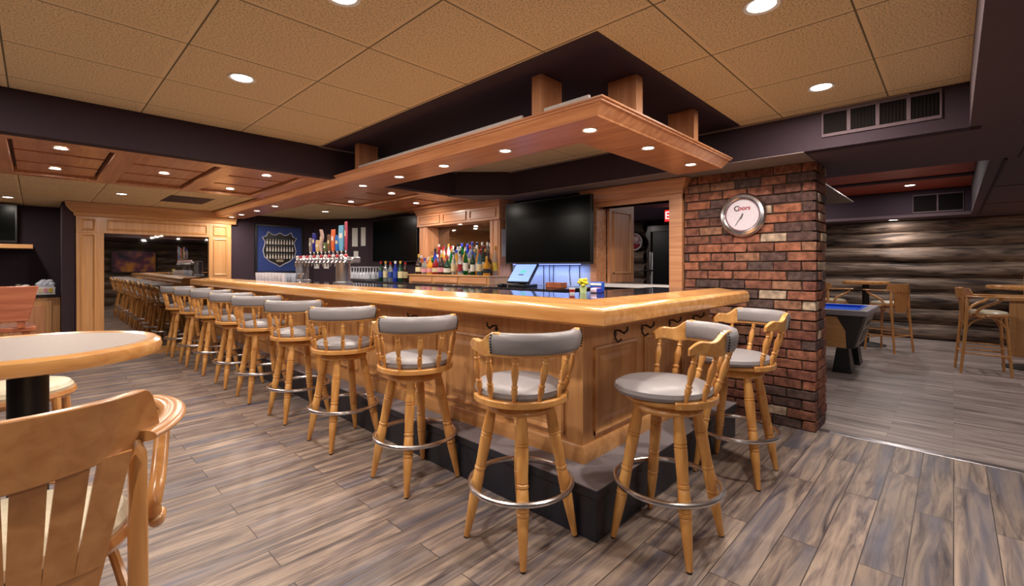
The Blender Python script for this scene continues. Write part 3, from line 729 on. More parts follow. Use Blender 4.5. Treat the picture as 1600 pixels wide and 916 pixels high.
onend(-.18, .20, .36, .50, .014).build('ball_return', M_BLACK, pt, smooth=False)
onend(-.10, .20, .56, .62, .014).build('coin_slot', M_BLACK, pt, smooth=False)
MB().box(x0, x0 + .10, y0, y1, .71, .775).box(x1 - .10, x1, y0, y1, .71, .775).box(x0 + .10, x1 - .10, y0, y0 + .10, .71, .775).box(x0 + .10, x1 - .10, y1 - .10, y1, .71, .775).build('top_rail', plain('grey_rail_laminate', (170, 166, 176), .35), pt, bevel=.012)
MB().box(x0 + .10, x1 - .10, y0 + .10, y1 - .10, .72, .742).box(x0 + .10, x0 + .145, y0 + .14, y1 - .14, .742, .772).box(x1 - .145, x1 - .10, y0 + .14, y1 - .14, .742, .772).box(x0 + .14, x1 - .14, y0 + .10, y0 + .145, .742, .772).build('blue_felt_bed', M_FELT, pt, bevel=.004)
for sx in (-1, 1):
    for sy in (-1, 1):
        cx_, cy_ = sx * .34, sy * .80
        frustum(MB(), (cx_ - .13, cx_ + .13, cy_ - .10, cy_ + .10), (cx_ - .10 , cx_ + .10, cy_ - .06, cy_ + .06), 0, .30).build('leg', M_BLACK, pt, smooth=False, bevel=.006)

# ------------------------------------------------------------------ wall clock
ck = empty('wall_clock', (4.205, 1.30, 1.737), 0, 'round silver-rimmed wall clock with pale face and red ring on the brick wall', 'clock')
RM = Matrix(((0, 0, -1, 0), (-1, 0, 0, 0), (0, 1, 0, 0), (0, 0, 0, 1)))  # local z -> -x, x -> -y, y -> z
def faced(mb): return mb.xf(RM)
faced(MB().lathe([(.135, 0), (.185, 0), (.187, .012), (.172, .034), (.150, .040), (.138, .030), (.135, .02)], n=12 * 4, caps=False)).build('rim', M_CHROME, ck, ang=20)
faced(MB().lathe([(0, 0), (.14, 0), (.14, .016), (0, .016)], n=48, caps=False)).build('dial', plain('pale_dial', (216, 206, 218), .4), ck, ang=30)
faced(MB().lathe([(.131, .017), (.139, .017), (.139, .022), (.131, .022)], n=48, caps=False)).build('red_ring', plain('dark_red', (110, 30, 44), .4), ck)
mg = plain('clock_hand_grey', (96, 90, 96), .4)
for a, L_, w_ in ((213, .105, .004), (196, .035, .005)):
    a = math.radians(90 - a); d = Vector((math.cos(a), math.sin(a), 0)); n_ = Vector((-d.y, d.x, 0))
    faced(MB().plate([n_ * w_ - d * .012 + Vector((0, 0, .021)), n_ * -w_ - d * .012 + Vector((0, 0, .021)), n_ * -w_ * .4 + d * L_ + Vector((0, 0, .021)), n_ * w_ * .4 + d * L_ + Vector((0, 0, .021))], (0, 0, .002))).build('clock_hand', mg, ck, smooth=False)
text_mesh('lettering', 'C', .062, plain('lettering_dark', (60, 30, 36), .5), ck, RM @ Matrix.Translation((-.047, .055, .017)), bold=.0015)
text_mesh('lettering', 'oors', .052, plain('lettering_red', (160, 30, 50), .5), ck, RM @ Matrix.Translation((.015, .058, .017)), bold=.0015)

# ------------------------------------------------------------------ air grilles
M_DGREY = plain('dark_grille', (30, 26, 26), .9, .05)
def grille(x, y0, y1, z0, z1, n, label):
    g = empty('air_grille', (x, (y0 + y1) / 2, z0), 0, label, 'air grille')
    yy = [(y0 - (y0 + y1) / 2), (y1 - (y0 + y1) / 2)]; h = z1 - z0; f = .022
    mb = MB().box(-.012, 0, yy[0], yy[1], 0, f).box(-.012, 0, yy[0], yy[1], h - f, h)
    for i in range(n + 1):
        c_ = yy[0] + (yy[1] - yy[0]) * i / n
        mb.box(-.012, 0, max(yy[0], c_ - f / 2), min(yy[1], c_ + f / 2), f, h - f)
    mb.build('frame', M_LOWC, g, bevel=.002)
    MB().box(-.004, -.0005, yy[0] + .01, yy[1] - .01, .01, h - .01).build('dark_opening', M_DGREY, g, smooth=False)
    sl = MB(); nn = int((yy[1] - yy[0]) / .018)
    for i in range(nn):
        c_ = yy[0] + .02 + i * .018
        sl.box(-.008, -.005, c_, c_ + .003, f, h - f)
    sl.build('louvres', M_DGREY, g, smooth=False)
grille(3.85, .05, .67, 2.205, 2.39, 4, 'four-pane dark air grille in the header beside the tile ceiling')
grille(rx1, -.12, .50, 2.19, 2.50, 2, 'two-pane dark air grille in the recess over the games room')

# ------------------------------------------------------------------ mirror surround at the end of the bar
Y0 = 8.60
ms = empty('mirror_surround', (1.30, Y0, 0), 0, 'oak panelled surround with crown moulding framing a big wall mirror', 'mirror')
T = Matrix.Translation((-1.30, -Y0, 0))
MB().box(.387, .667, Y0 - .05, Y0 + .015, 0, 1.76).box(1.92, 2.234, Y0 - .05, Y0 + .015, 0, 1.76).box(.387, 2.234, Y0 - .05, Y0 + .015, 1.76, 2.05).xf(T).build('frame', W['oakz'], ms, bevel=.003)
MB().sweep([(0, 1.98), (-.02, 1.99), (-.025, 2.03), (-.06, 2.06), (-.10, 2.12), (-.115, 2.165), (0, 2.168)], [(2.30, Y0 - .05), (.387, Y0 - .05), (.387, Y0 + .02)], side=-1).xf(T).build('crown', W['oakx'], ms, ang=20)
def pan_y(x0, x1, z0, z1, nm='panel'):
    M = Matrix(((1, 0, 0, x0 - 1.30), (0, 0, -1, -.05), (0, 1, 0, z0), (0, 0, 0, 1)))
    w_, h = x1 - x0, z1 - z0
    MB().sweep([(0, 0), (0, .010), (.012, .014), (.022, .004), (.028, 0)], [(0, 0), (w_, 0), (w_, h), (0, h), (0, 0)], side=1).xf(M).build(nm, W['oakz'], ms, smooth=False)
pan_y(.43, .58, .20, 1.74); pan_y(.43, .58, 1.79, 1.95); pan_y(.70, 1.90, 1.80, 1.95); pan_y(1.98, 2.17, 1.15, 1.74); pan_y(1.98, 2.17, 1.79, 1.95)
MB().box(.66, 1.93, Y0 - .01, Y0 - .002, .10, 1.765).xf(T).build('mirror_glass', M_MIRROR, ms, smooth=False)
MB().box(.66, 1.93, Y0 - .04, Y0 + .01, 0, .10).xf(T).build('sill', W['oakx'], ms)

# framed shield display on the far wall
sd = empty('framed_display', (3.0, 8.60, 1.60), 0, 'blue framed display with a shield outline full of small white bottle shapes', 'wall display')
Mx = Matrix(((1, 0, 0, 0), (0, 0, -1, 0), (0, 1, 0, 0), (0, 0, 0, 1)))
hw, hh = .37, .39
MB().box(-hw - .03, hw + .03, -.03, .015, -hh - .03, -hh).box(-hw - .03, hw + .03, -.03, .015, hh, hh + .03).box(-hw - .03, -hw, -.03, .015, -hh, hh).box(hw, hw + .03, -.03, .015, -hh, hh).build('frame', M_BLACK, sd, bevel=.003)
MB().box(-hw, hw, -.012, .0, -hh, hh).build('blue_mat', plain('royal_blue_mat', (34, 58, 128), .6), sd, smooth=False)
half = [(0, -.31), (.06, -.27), (.16, -.22), (.25, -.14), (.275, -.03), (.25, .07), (.24, .12), (.285, .20), (.22, .225), (.19, .30), (.13, .255), (.075, .245), (.0, .285)]
outl = [Vector((x, y)) for x, y in half] + [Vector((-x, y)) for x, y in half[-2:0:-1]]
MB().prism([tuple(p * .98) for p in outl], .012, .017).xf(Mx).build('shield_board', M_BLACK, sd, smooth=False)
MB().tube([(p.x, p.y, .019) for p in outl], .008, 6, closed=True).xf(Mx).build('shield_outline', plain('pale_outline', (190, 186, 200), .5), sd)
mini = MB()
for r_ in range(3):
    for k in range(10):
        x = -.212 + k * .047; z = .10 - r_ * .125
        mini.lathe([(.013, 0), (.013, .045), (.005, .065), (.006, .09)], c=(0, 0, 0), n=8)
        q = 8 * 4
        mini.v[-q:] = [(v[0] + x, v[1] - .030, v[2] + z - .02) for v in mini.v[-q:]]
mini.build('miniature_rows', plain('miniature_white', (206, 196, 186), .4), sd)
MB().box(-.06, .06, -.022, -.017, -.225, -.185).build('name_plate', plain('plate_tan', (170, 150, 120), .5), sd, smooth=False)

# ------------------------------------------------------------------ televisions
def tv(name, x, y0, y1, z0, z1, label, tilt=0):
    t = empty('television', (x, (y0 + y1) / 2, z0), 0, label, 'television')
    hw_ = (y1 - y0) / 2; h = z1 - z0; M = Matrix.Rotation(math.radians(-tilt), 4, 'Y')
    MB().box(0, .045, -hw_, hw_, 0, h).box(.045, .07, -hw_ * .6, hw_ * .6, .1, h * .8).xf(M).build('housing', M_BLACK, t, bevel=.004)
    MB().box(-.002, 0, -hw_ + .012, hw_ - .012, .02, h - .012).xf(M).build('screen', M_SCREEN, t, smooth=False)
    MB().box(.05, WX - x, -.12, .12, h * .35, h * .6).build('wall_mount', M_IRON, t)
    return t
tv('t', 3.96, 2.68, 3.92, 1.325, 2.05, 'big flat black television above the white backsplash, beside the shutter window')
tv('t', 4.08, 5.96, 7.30, 1.365, 2.09, 'flat black television beyond the bottle hutch, above the glasses')
tl = empty('television', (-.75, 9.25, 1.60), 0, 'black television on a wooden shelf in the alcove, cut by the left edge', 'television')
MB().box(-.58, .58, 0, .05, .02, .54).box(-.25, .25, -.05, .12, 0, .015).box(-.04, .04, .02, .05, .01, .1).build('housing', M_BLACK, tl, bevel=.004)
MB().box(-.56, .56, -.002, 0, .05, .52).build('screen', M_SCREEN, tl, smooth=False)
sh = empty('wall_shelf', (-.75, 9.35, 1.54), 0, 'thin oak shelf under the alcove television', 'shelf')
MB().box(-.9, .73, -.22, .25, 0, .058).build('board', W['oakx'], sh, bevel=.004)
MB().box(.35, .38, -.05, .25, -.18, 0).box(-.5, -.47, -.05, .25, -.18, 0).build('bracket', M_IRON, sh)

# ------------------------------------------------------------------ back bar
bc = empty('back_counter', (3.88, 5.2, 0), 0, 'dark back-bar counter running along the wall behind the bar', 'counter')
MB().box(-.30, .335, -2.33, 2.40, .10, 1.035).box(-.24, .335, -2.33, 2.40, 0, .10).build('carcass', M_PTDARK, bc, smooth=False)
MB().box(-.33, .337, -2.35, 2.42, 1.035, 1.068).build('worktop', M_GRANITE, bc, bevel=.004)
for i in range(7):
    d_ = MB().box(-.318, -.301, -2.28 + i * .665, -1.66 + i * .665, .14, .98).build('door', M_STEP, bc, bevel=.003)
    MB().tube([(-.335, -1.72 + i * .665, .6), (-.345, -1.72 + i * .665, .62), (-.345, -1.72 + i * .665, .74), (-.335, -1.72 + i * .665, .76), (-.316, -1.72 + i * .665, .76)], .005, 6).build('handle', M_STEEL, d_)
bs = MB().box(4.208, 4.219, 2.86, 4.04, 1.07, 1.60).build('backsplash_panel', M_BACKSPL); tag(bs, 'white backsplash sheet with cables under the big television', 'backsplash')
cab = MB()
for yy, a in ((3.0, 0), (3.12, .02), (3.38, -.01), (3.42, .015), (3.52, 0), (3.86, .02)):
    cab.tube([(4.203, yy, 1.42), (4.20, yy + a, 1.25), (4.203, yy + a * .3, 1.08)], .004, 6)
tag(cab.build('hanging_cables', M_BLACK), 'thin dark cables hanging down the white backsplash', 'cables')
hu = empty('back_bar_hutch', (4.0, 4.915, 1.068), 0, 'oak back-bar hutch with mirror, bottle shelf and crown moulding', 'hutch')
T = Matrix.Translation((-4.0, -4.915, -1.068))
MB().box(3.82, 4.215, 4.06, 5.78, 1.068, 1.165).box(3.80, 4.215, 4.04, 5.80, 1.165, 1.185).xf(T).build('base_cabinet', W['oaky'], hu, bevel=.003)
for k in range(3):
    MB().box(3.808, 3.82, 4.10 + k * .56, 4.60 + k * .56, 1.08, 1.155).xf(T).build('drawer_front', W['cany'], hu, bevel=.003)
MB().box(4.0, 4.215, 4.06, 4.24, 1.185, 1.90).xf(T).build('post', W['canz'], hu, bevel=.003)
MB().box(4.0, 4.215, 5.58, 5.78, 1.185, 1.90).xf(T).build('post', W['canz'], hu, bevel=.003)
for yy in (4.09, 5.61):
    MB().box(3.992, 4.0, yy, yy + .03, 1.22, 1.87).box(3.992, 4.0, yy + .09, yy + .12, 1.22, 1.87).xf(T).build('post_moulding', W['canz'], hu)
MB().box(3.97, 4.215, 4.04, 5.80, 1.88, 2.125).xf(T).build('header', W['cany'], hu, bevel=.003)
for k in range(3):
    y_ = 4.10 + k * .57
    MB().box(3.958, 3.97, y_, y_ + .50, 1.915, 1.93).box(3.958, 3.97, y_, y_ + .50, 2.02, 2.035).box(3.958, 3.97, y_, y_ + .015, 1.93, 2.02).box(3.958, 3.97, y_ + .485, y_ + .50, 1.93, 2.02).xf(T).build('header_moulding', W['cany'], hu)
MB().sweep([(0, 2.05), (-.02, 2.06), (-.03, 2.09), (-.06, 2.125), (0, 2.125)], [(3.97, 5.80), (3.97, 4.04), (4.2, 4.04)], side=1).xf(T).build('crown', W['cany'], hu)
MB().box(4.205, 4.212, 4.24, 5.58, 1.185, 1.88).xf(T).build('mirror_glass', M_MIRROR, hu, smooth=False)
MB().box(4.03, 4.2, 4.25, 5.57, 1.185, 1.235).xf(T).build('riser_shelf', W['oaky'], hu)
MB().box(4.12, 4.2, 4.25, 5.57, 1.235, 1.285).xf(T).build('riser_shelf', W['oaky'], hu)

# bottles
def bottle_mesh(kind, body, cap, lab):
    shapes = {'tall': [(.036, 0), (.038, .01), (.038, .17), (.030, .20), (.014, .23), (.0135, .285)], 'slim': [(.030, 0), (.031, .01), (.031, .16), (.026, .20), (.013, .24), (.012, .30)],
              'squat': [(.045, 0), (.048, .01), (.050, .10), (.046, .14), (.020, .175), (.014, .20), (.014, .235)], 'wine': [(.037, 0), (.038, .01), (.038, .18), (.020, .215), (.0145, .235), (.0145, .30)],
              'jug': [(.060, 0), (.066, .02), (.066, .12), (.050, .18), (.018, .215), (.018, .255)]}
    p = shapes[kind]; mb = MB().lathe([(r * .98, h) for r, h in p], n=14)
    H = p[-1][1]
    mb.mi = 1; mb.lathe([(p[-1][0] + .002, H - .03), (p[-1][0] + .003, H + .006), (.006, H + .012)], n=10)
    r = p[2][0] + .0006; h2 = p[2][1]
    mb.mi = 2; mb.lathe([(r, h2 * .30), (r, h2 * .85)], n=14, caps=False)
    return mb
GL = {}
def gmat(nm, c):
    if nm not in GL: GL[nm] = glass(nm + '_glass', c, .05) if nm in ('clear', 'pale blue', 'green') else plain(nm + '_bottle', c, .08, .6)
    return GL[nm]
BC = {'clear': (225, 232, 235), 'pale blue': (130, 180, 220), 'green': (20, 140, 60), 'amber': (150, 66, 14), 'dark brown': (52, 26, 16), 'frosted white': (232, 228, 226), 'cobalt blue': (24, 44, 150), 'golden': (206, 140, 40), 'ruby red': (130, 16, 24), 'dark green': (16, 54, 30)}
CC = {'black': (20, 20, 22), 'red': (170, 24, 30), 'gold': (196, 156, 70), 'white': (230, 230, 230), 'blue': (40, 60, 170), 'silver': (190, 190, 195)}
LC = {'white': (228, 224, 216), 'cream': (220, 204, 160), 'red': (160, 30, 34), 'blue': (44, 72, 160), 'black': (24, 22, 24), 'pink': (222, 150, 160), 'yellow': (214, 184, 60)}
capm = {k: plain(k + '_cap', v, .35) for k, v in CC.items()}; labm = {k: plain(k + '_paper_label', v, .7) for k, v in LC.items()}
bcache = {}; used = set()
def bottle(x, y, z, kind, body, cap, lab, where, group, s=1.0):
    key = (kind, body, cap, lab)
    if key not in bcache:
        o = bottle_mesh(*key).build('bottle', [gmat(body, BC[body]), capm[cap], labm[lab]]); bcache[key] = o.data
    else:
        o = bpy.data.objects.new('bottle', bcache[key]); COL.objects.link(o)
    o.location = (x, y, z); o.rotation_euler = (0, 0, random.uniform(0, 6)); o.scale = (1, 1, s)
    tag(o, f'{body} {kind} bottle, {cap} cap, {where}', 'bottle', group)
pick = random.Random(11)
kinds = ['tall', 'slim', 'squat', 'wine', 'tall', 'slim']
rowspec = [('rear', 4.16, 1.285, 12, 4.34, 5.50), ('middle', 4.075, 1.235, 13, 4.31, 5.50), ('front', 3.97, 1.185, 15, 4.12, 5.62), ('foremost', 3.87, 1.185, 12, 4.16, 5.6)]
ords = ['first', 'second', 'third', 'fourth', 'fifth', 'sixth', 'seventh', 'eighth', 'ninth', 'tenth', 'eleventh', 'twelfth', 'thirteenth', 'fourteenth', 'fifteenth', 'sixteenth']
fixed = {('front', 14): ('jug', 'amber', 'silver', 'cream'), ('rear', 9): ('tall', 'frosted white', 'gold', 'white'), ('rear', 10): ('tall', 'frosted white', 'red', 'white'), ('middle', 9): ('squat', 'frosted white', 'gold', 'white'), ('foremost', 3): ('slim', 'green', 'white', 'white'),
         ('front', 12): ('tall', 'green', 'gold', 'blue'), ('rear', 1): ('slim', 'clear', 'white', 'white'), ('rear', 5): ('tall', 'cobalt blue', 'blue', 'blue'), ('foremost', 7): ('squat', 'dark brown', 'gold', 'pink')}
for rn, x, z, n, ya, yb in rowspec:
    for i in range(n):
        y = ya + (yb - ya) * i / (n - 1)
        if rn == 'front' and i == n - 1: y = 5.66
        spec = fixed.get((rn, i)) or (pick.choice(kinds), pick.choice(list(BC)), pick.choice(list(CC)), pick.choice(list(LC)))
        if rn == 'foremost': spec = ('squat' if spec[0] != 'slim' else 'slim',) + spec[1:]
        bottle(x + random.uniform(-.008, .008) - (.02 if spec[0] == 'jug' else 0), y, z, *spec, f'{ords[i]} from the television in the {rn} hutch row', 'liquor bottles on the hutch', s=pick.uniform(.92, 1.18))
for i in range(9):
    spec = (['wine', 'tall', 'wine'][i % 3], pick.choice(['dark green', 'cobalt blue', 'dark brown', 'clear', 'pale blue']), pick.choice(['red', 'blue', 'white', 'gold']), pick.choice(['white', 'blue', 'cream']))
    bottle(3.80 + .13 * (i % 2), 5.98 + .07 * i, 1.068, *spec, f'{ords[i]} in the cluster beside the glasses', 'bottles between hutch and glasses')
# glasses on the tray
ctray = empty('glass_tray', (3.78, 7.02, 1.068), 0, 'flat grey tray full of upside-down glasses on the back counter', 'tray')
MB().box(-.20, .20, -.42, .50, 0, .012).build('tray_base', M_STEEL, ctray, bevel=.003)
MB().box(-.20, -.19, -.42, .50, .012, .03).box(.19, .20, -.42, .50, .012, .03).box(-.20, .20, -.42, -.41, .012, .03).box(-.20, .20, .49, .50, .012, .03).build('tray_rim', M_STEEL, ctray)
M_GLASS = glass('clear_glass', (236, 240, 250)); M_GLASS.node_tree.nodes['Principled BSDF'].inputs['Transmission Weight'].default_value = .55
M_GLASS.node_tree.nodes['Principled BSDF'].inputs['IOR'].default_value = 1.5; M_GLASS.node_tree.nodes['Principled BSDF'].inputs['Specular IOR Level'].default_value = .8
def gl(name, prof): return MB().lathe(prof, n=14, caps=False).build(name, M_GLASS)
g0 = None; k = 0
for i in range(4):
    for j in range(10):
        if g0 is None: o = g0 = gl('stemmed_glass', [(.033, 0), (.036, .03), (.034, .07), (.012, .09), (.005, .10), (.005, .14), (.028, .152), (.028, .155)])
        else: o = g0.copy(); COL.objects.link(o)
        o.location = (3.63 + i * .10, 6.65 + j * .092, 1.0802); o.scale = (1.15, 1.15, 1.35)
        tag(o, 'clear stemmed glass standing upside down among many on the grey tray', 'glass', 'stemmed glasses on the tray'); k += 1
g1_ = None
for i in range(2):
    for j in range(9):
        if g1_ is None: o = g1_ = gl('tumbler', [(.026, 0), (.028, .004), (.034, .10), (.036, .105), (.033, .100), (.025, .008)])
        else: o = g1_.copy(); COL.objects.link(o)
        o.location = (2.00 + i * .10, 5.58 + j * .112, 1.1121)
        tag(o, 'clear tumbler in the double row on the bar beside the beer tower', 'glass', 'tumblers lined up on the bar')
cup = MB().lathe([(.02, 0), (.03, .002), (.012, .02), (.012, .035), (.032, .05), (.035, .10), (.030, .105)], n=16).build('steel_jigger', M_STEEL)
cup.location = (2.08, 5.30, 1.1125); tag(cup, 'small steel goblet standing in front of the beer tower', 'goblet')

# beer tower
bt = empty('beer_tower', (2.34, 5.37, 1.112), 0, 'chrome two-column draught beer tower with a row of faucets', 'beer tower')
for yy in (-.55, .56):
    MB().lathe([(.105, 0), (.105, .012), (.085, .02), (.076, .022), (.076, .245), (.078, .25), (.078, .288), (.05, .298)], c=(0, yy, 0), n=28).build('column', M_STEEL, bt)
MB().box(-.05, .05, -.85, -.62, .215, .285).box(-.05, .05, -.475, .485, .215, .285).build('crossbar', M_STEEL, bt, bevel=.012)
for i in range(14):
    y_ = -.82 + i * .098
    MB().tube([(-.05, y_, .25), (-.10, y_, .25), (-.125, y_, .225), (-.128, y_, .185)], [.012, .013, .012, .009], 8).lathe([(.016, .25), (.018, .265), (.010, .285)], c=(-.10, y_, 0), n=10).build('faucet', M_CHROME, bt)
    MB().lathe([(.017, .285), (.020, .30), (.012, .315)], c=(-.10, y_, 0), n=10).build('faucet_cap', [plain('faucet_red', (190, 60, 70), .3), plain('faucet_white', (225, 215, 215), .3)][i % 2], bt)
handles = [(8, (24, 30, 140), 'navy blue', .30, .030), (9, (150, 140, 130), 'dull silver', .24, .022), (7, (216, 184, 128), 'tan', .20, .034), (6, (200, 170, 160), 'pale curved', .34, .022), (5, (90, 110, 60), 'olive green', .16, .028),
           (4, (120, 84, 60), 'brown', .26, .026), (3, (226, 110, 60), 'orange', .32, .030), (2, (30, 110, 200), 'bright blue', .24, .030), (1, (110, 180, 220), 'light blue wide', .36, .044), (0, (160, 60, 80), 'slim maroon', .40, .014)]
for i, c, nm, h, w_ in handles:
    t = empty('tap_handle', (2.24, 5.37 - .82 + i * .098, 1.112 + .316), 0, f'{nm} tap handle standing on the beer tower', 'tap handle', 'tap handles on the beer tower')
    MB().lathe([(.008, 0), (.011, .02), (.006, .04)], n=10).build('ferrule', M_CHROME, t)
    bend = .02 if 'curved' in nm else 0; h *= .84; w_ *= 1.45
    n_ = 10; vs = []
    for q in range(n_ + 1):
        tt = q / n_; ww = w_ * (.35 + .65 * math.sin(PI * min(1, tt * .62 + .12))); 
        for sx, sy in ((-1, -1), (1, -1), (1, 1), (-1, 1)): vs.append((sx * .010, sy * ww * .9 + bend * math.sin(tt * 7), .035 + (h - .035) * tt))
    fs = [(4 * q + a, 4 * q + (a + 1) % 4, 4 * q + 4 + (a + 1) % 4, 4 * q + 4 + a) for q in range(n_) for a in range(4)] + [(3, 2, 1, 0), (4 * n_, 4 * n_ + 1, 4 * n_ + 2, 4 * n_ + 3)]
    MB().add(vs, fs).build('paddle', plain(nm.replace(' ', '_') + '_handle', c, .3), t, bevel=.004)
    MB().box(-.0125, -.0105, -w_ * .5, w_ * .5, h * .55, h * .72).build('badge', labm['white' if i % 2 else 'cream'], t, smooth=False)
# notices on the corner wall
dgn = Vector((WX - 3.60, 7.70 - 8.60)).normalized()
for i, (q, z, hw_, hh_, lb) in enumerate(((.76, 1.83, .055, .17, 'tall white notice sheet on the dark corner wall, farther one'), (.91, 1.84, .045, .17, 'tall white notice sheet on the dark corner wall, nearer the television'), (.78, 1.52, .045, .055, 'small square white card below the two notices'), (.06, 1.31, .05, .055, 'small square pale card seen through the beer tower, farther one'), (.24, 1.31, .05, .055, 'small square pale card seen through the beer tower, nearer one'),
        )):
    L_ = Vector((3.60, 8.60)) + Vector((WX - 3.60, 7.70 - 8.60)) * q
    o = MB().box(-hw_, hw_, 0, .003, -hh_, hh_).build('paper_notice', M_PAPER, smooth=False)
    nrm = Vector((dgn.y, -dgn.x)); 
    if nrm.x > 0: nrm = -nrm
    o.location = (L_.x + nrm.x * .006, L_.y + nrm.y * .006, z); o.rotation_euler = (0, 0, math.atan2(dgn.y, dgn.x)); tag(o, lb, 'notice')
o = MB().box(4.03, 4.19, 4.050, 4.054, 1.42, 1.76).build('paper_notice', M_PAPER, smooth=False); tag(o, 'pale sheet on the hutch side beside the big television', 'notice')

downlight(4.06, 4.90, 1.879, .03, 5, 'small added puck lamp under the hutch header, brightening the bottles', 'added hutch lamp')  # lamp added to brighten the bottles in the hutch
# point-of-sale terminal, telephone, small things
ps = empty('sales_terminal', (3.74, 3.52, 1.068), 0, 'touchscreen sales terminal with lit screen on the back counter', 'sales terminal')
MB().box(-.02, .20, -.13, .13, 0, .03).box(.06, .12, -.04, .04, .03, .14).build('stand', M_BLACK, ps, bevel=.006)
TT = Matrix.Translation((.0, 0, .05)) @ Matrix.Rotation(math.radians(38), 4, 'Y')
MB().box(0, .03, -.17, .17, 0, .27).xf(TT).build('screen_housing', M_BLACK, ps, bevel=.006)
MB().box(-.002, 0, -.155, .155, .015, .255).xf(TT).build('lit_screen', emit('pos_screen', (120, 150, 225), .9), ps, smooth=False)
MB().box(-.003, -.002, -.05, .03, .13, .17).xf(TT).build('screen_window', emit('pos_green', (80, 170, 160), .8), ps, smooth=False)
ph = empty('card_reader', (3.72, 4.0 - .20, 1.068), 0, 'small black card reader lying beside the sales terminal', 'card reader')
MB().box(-.04, .05, -.10, -.02, 0, .03).build('body', M_BLACK, ph, bevel=.008)
MB().box(-.03, .01, -.09, -.03, .03, .033).build('keys', M_STEEL, ph)
bk = MB().box(-.06, .06, -.10, .10, 0, .06).build('wooden_caddy', M_RED, bevel=.006); bk.location = (3.85, 3.05, 1.0685); tag(bk, 'small brown wooden box on the back counter near the cables', 'box')
fl = empty('flower_cup', (2.62, 1.84, 1.1125), 0, 'white cup holding bright yellow paper flowers on the bar corner', 'flower cup')
MB().lathe([(.020, 0), (.026, .045), (.024, .045), (.018, .004)], n=16).build('cup', plain('lime_cup', (206, 226, 160), .4), fl)
yl = plain('yellow_petals', (226, 214, 60), .7); M_PET = MB()
rr = random.Random(3)
for i in range(16):
    a = rr.uniform(0, 6.28); r_ = rr.uniform(.0, .038); z_ = rr.uniform(.052, .098)
    M_PET.lathe([(.002, -.010), (.012, -.004), (.014, .004), (.003, .010)], c=(r_ * math.cos(a), r_ * math.sin(a), z_), n=7)
for i in range(5):
    a = i * 1.25; M_PET.tube([(0, 0, .01), (.02 * math.cos(a), .02 * math.sin(a), .08)], .0025, 5)
M_PET.build('petals', yl, fl)
nb = empty('napkin_box', (2.72, 1.80, 1.1125), 0, 'pale pink napkin holder beside the yellow flowers on the bar', 'napkin holder')
MB().box(-.028, .028, -.035, .035, 0, .035).build('holder', plain('pink_box', (226, 200, 232), .4), nb, bevel=.010)
MB().box(-.030, .030, -.036, -.020, 0, .034).build('blue_side', plain('blue_side', (40, 60, 170), .4), nb, bevel=.004)
cn = empty('tissue_packet', (2.81, 1.85, 1.1125), 0, 'blue and red printed packet standing beside the napkin holder', 'packet')
MB().box(-.02, .02, -.05, .05, 0, .075).build('packet', plain('blue_packet', (30, 80, 180), .4), cn, bevel=.006)
MB().box(-.021, .021, -.045, .045, .05, .066).build('white_band', M_PAPER, cn)
MB().box(-.021, .021, -.045, .02, .02, .036).build('red_band', capm['red'], cn)
rc = empty('straw_cup', (2.52, 1.86, 1.1125), 0, 'small red and white cup at the bar corner left of the yellow flowers', 'cup')
MB().lathe([(.016, 0), (.021, .04), (.019, .04), (.015, .003)], n=16).build('cup', M_WHITE, rc)
MB().lathe([(.0175, .012), (.0205, .030)], n=16, caps=False).build('red_band', capm['red'], rc)

# ------------------------------------------------------------------ hall behind the pass-through
es = empty('exit_sign', (6.2, 2.79, 1.915), 0, 'red lit EXIT sign hanging in the hall behind the pass-through window', 'exit sign')
MB().box(-.02, .02, -.17, .17, 0, .19).build('case', plain('sign_case', (150, 90, 90), .4), es, bevel=.004)
MB().box(-.022, -.0205, -.155, .155, .015, .175).build('lit_face', emit('exit_red', (235, 40, 40), 1.2), es, smooth=False)
text_mesh('lettering', 'EXIT', .15, emit('exit_white', (255, 220, 215), 1.3), es, Matrix.Translation((-.023, 0, .095)) @ RM)
MB().box(-.006, .006, -.006, .006, .19, LOW - 1.915).build('hanger', M_STEEL, es)
cs = empty('round_sign', (7.545, 4.17, 1.74), 0, 'round red button sign with white script on the log wall', 'sign')
faced(MB().lathe([(0, 0), (.135, 0), (.135, .012), (.10, .020), (0, .026)], n=40, caps=False)).build('disc', plain('sign_red', (150, 30, 50), .35), cs)
faced(MB().lathe([(.135, 0), (.155, 0), (.155, .016), (.135, .016)], n=40, caps=False)).build('white_rim', M_WHITE, cs)
text_mesh('lettering', 'Coca-Cola', .066, M_WHITE, cs, RM @ Matrix.Translation((0, -.015, .027)), shear=.3, bold=.001)
faced(MB().plate([(-.012, .045, .022), (.012, .045, .022), (.014, .07, .022), (.006, .09, .022), (.006, .115, .022), (-.006, .115, .022), (-.006, .09, .022), (-.014, .07, .022)], (0, 0, .003))).build('bottle_mark', M_WHITE, cs, smooth=False)
gp = empty('barrier_post', (6.8, 3.47, 0), 0, 'upright steel post with black crossbar in the hall', 'post')
MB().lathe([(.12, 0), (.12, .01), (.03, .03), (.026, .05), (.026, 1.50), (.02, 1.52)], n=20).build('post', M_STEEL, gp)
MB().tube([(-.03, -.04, 1.23), (-.05, .05, 1.23), (-.05, .16, 1.23)], .012, 8).build('crossbar', M_IRON, gp)

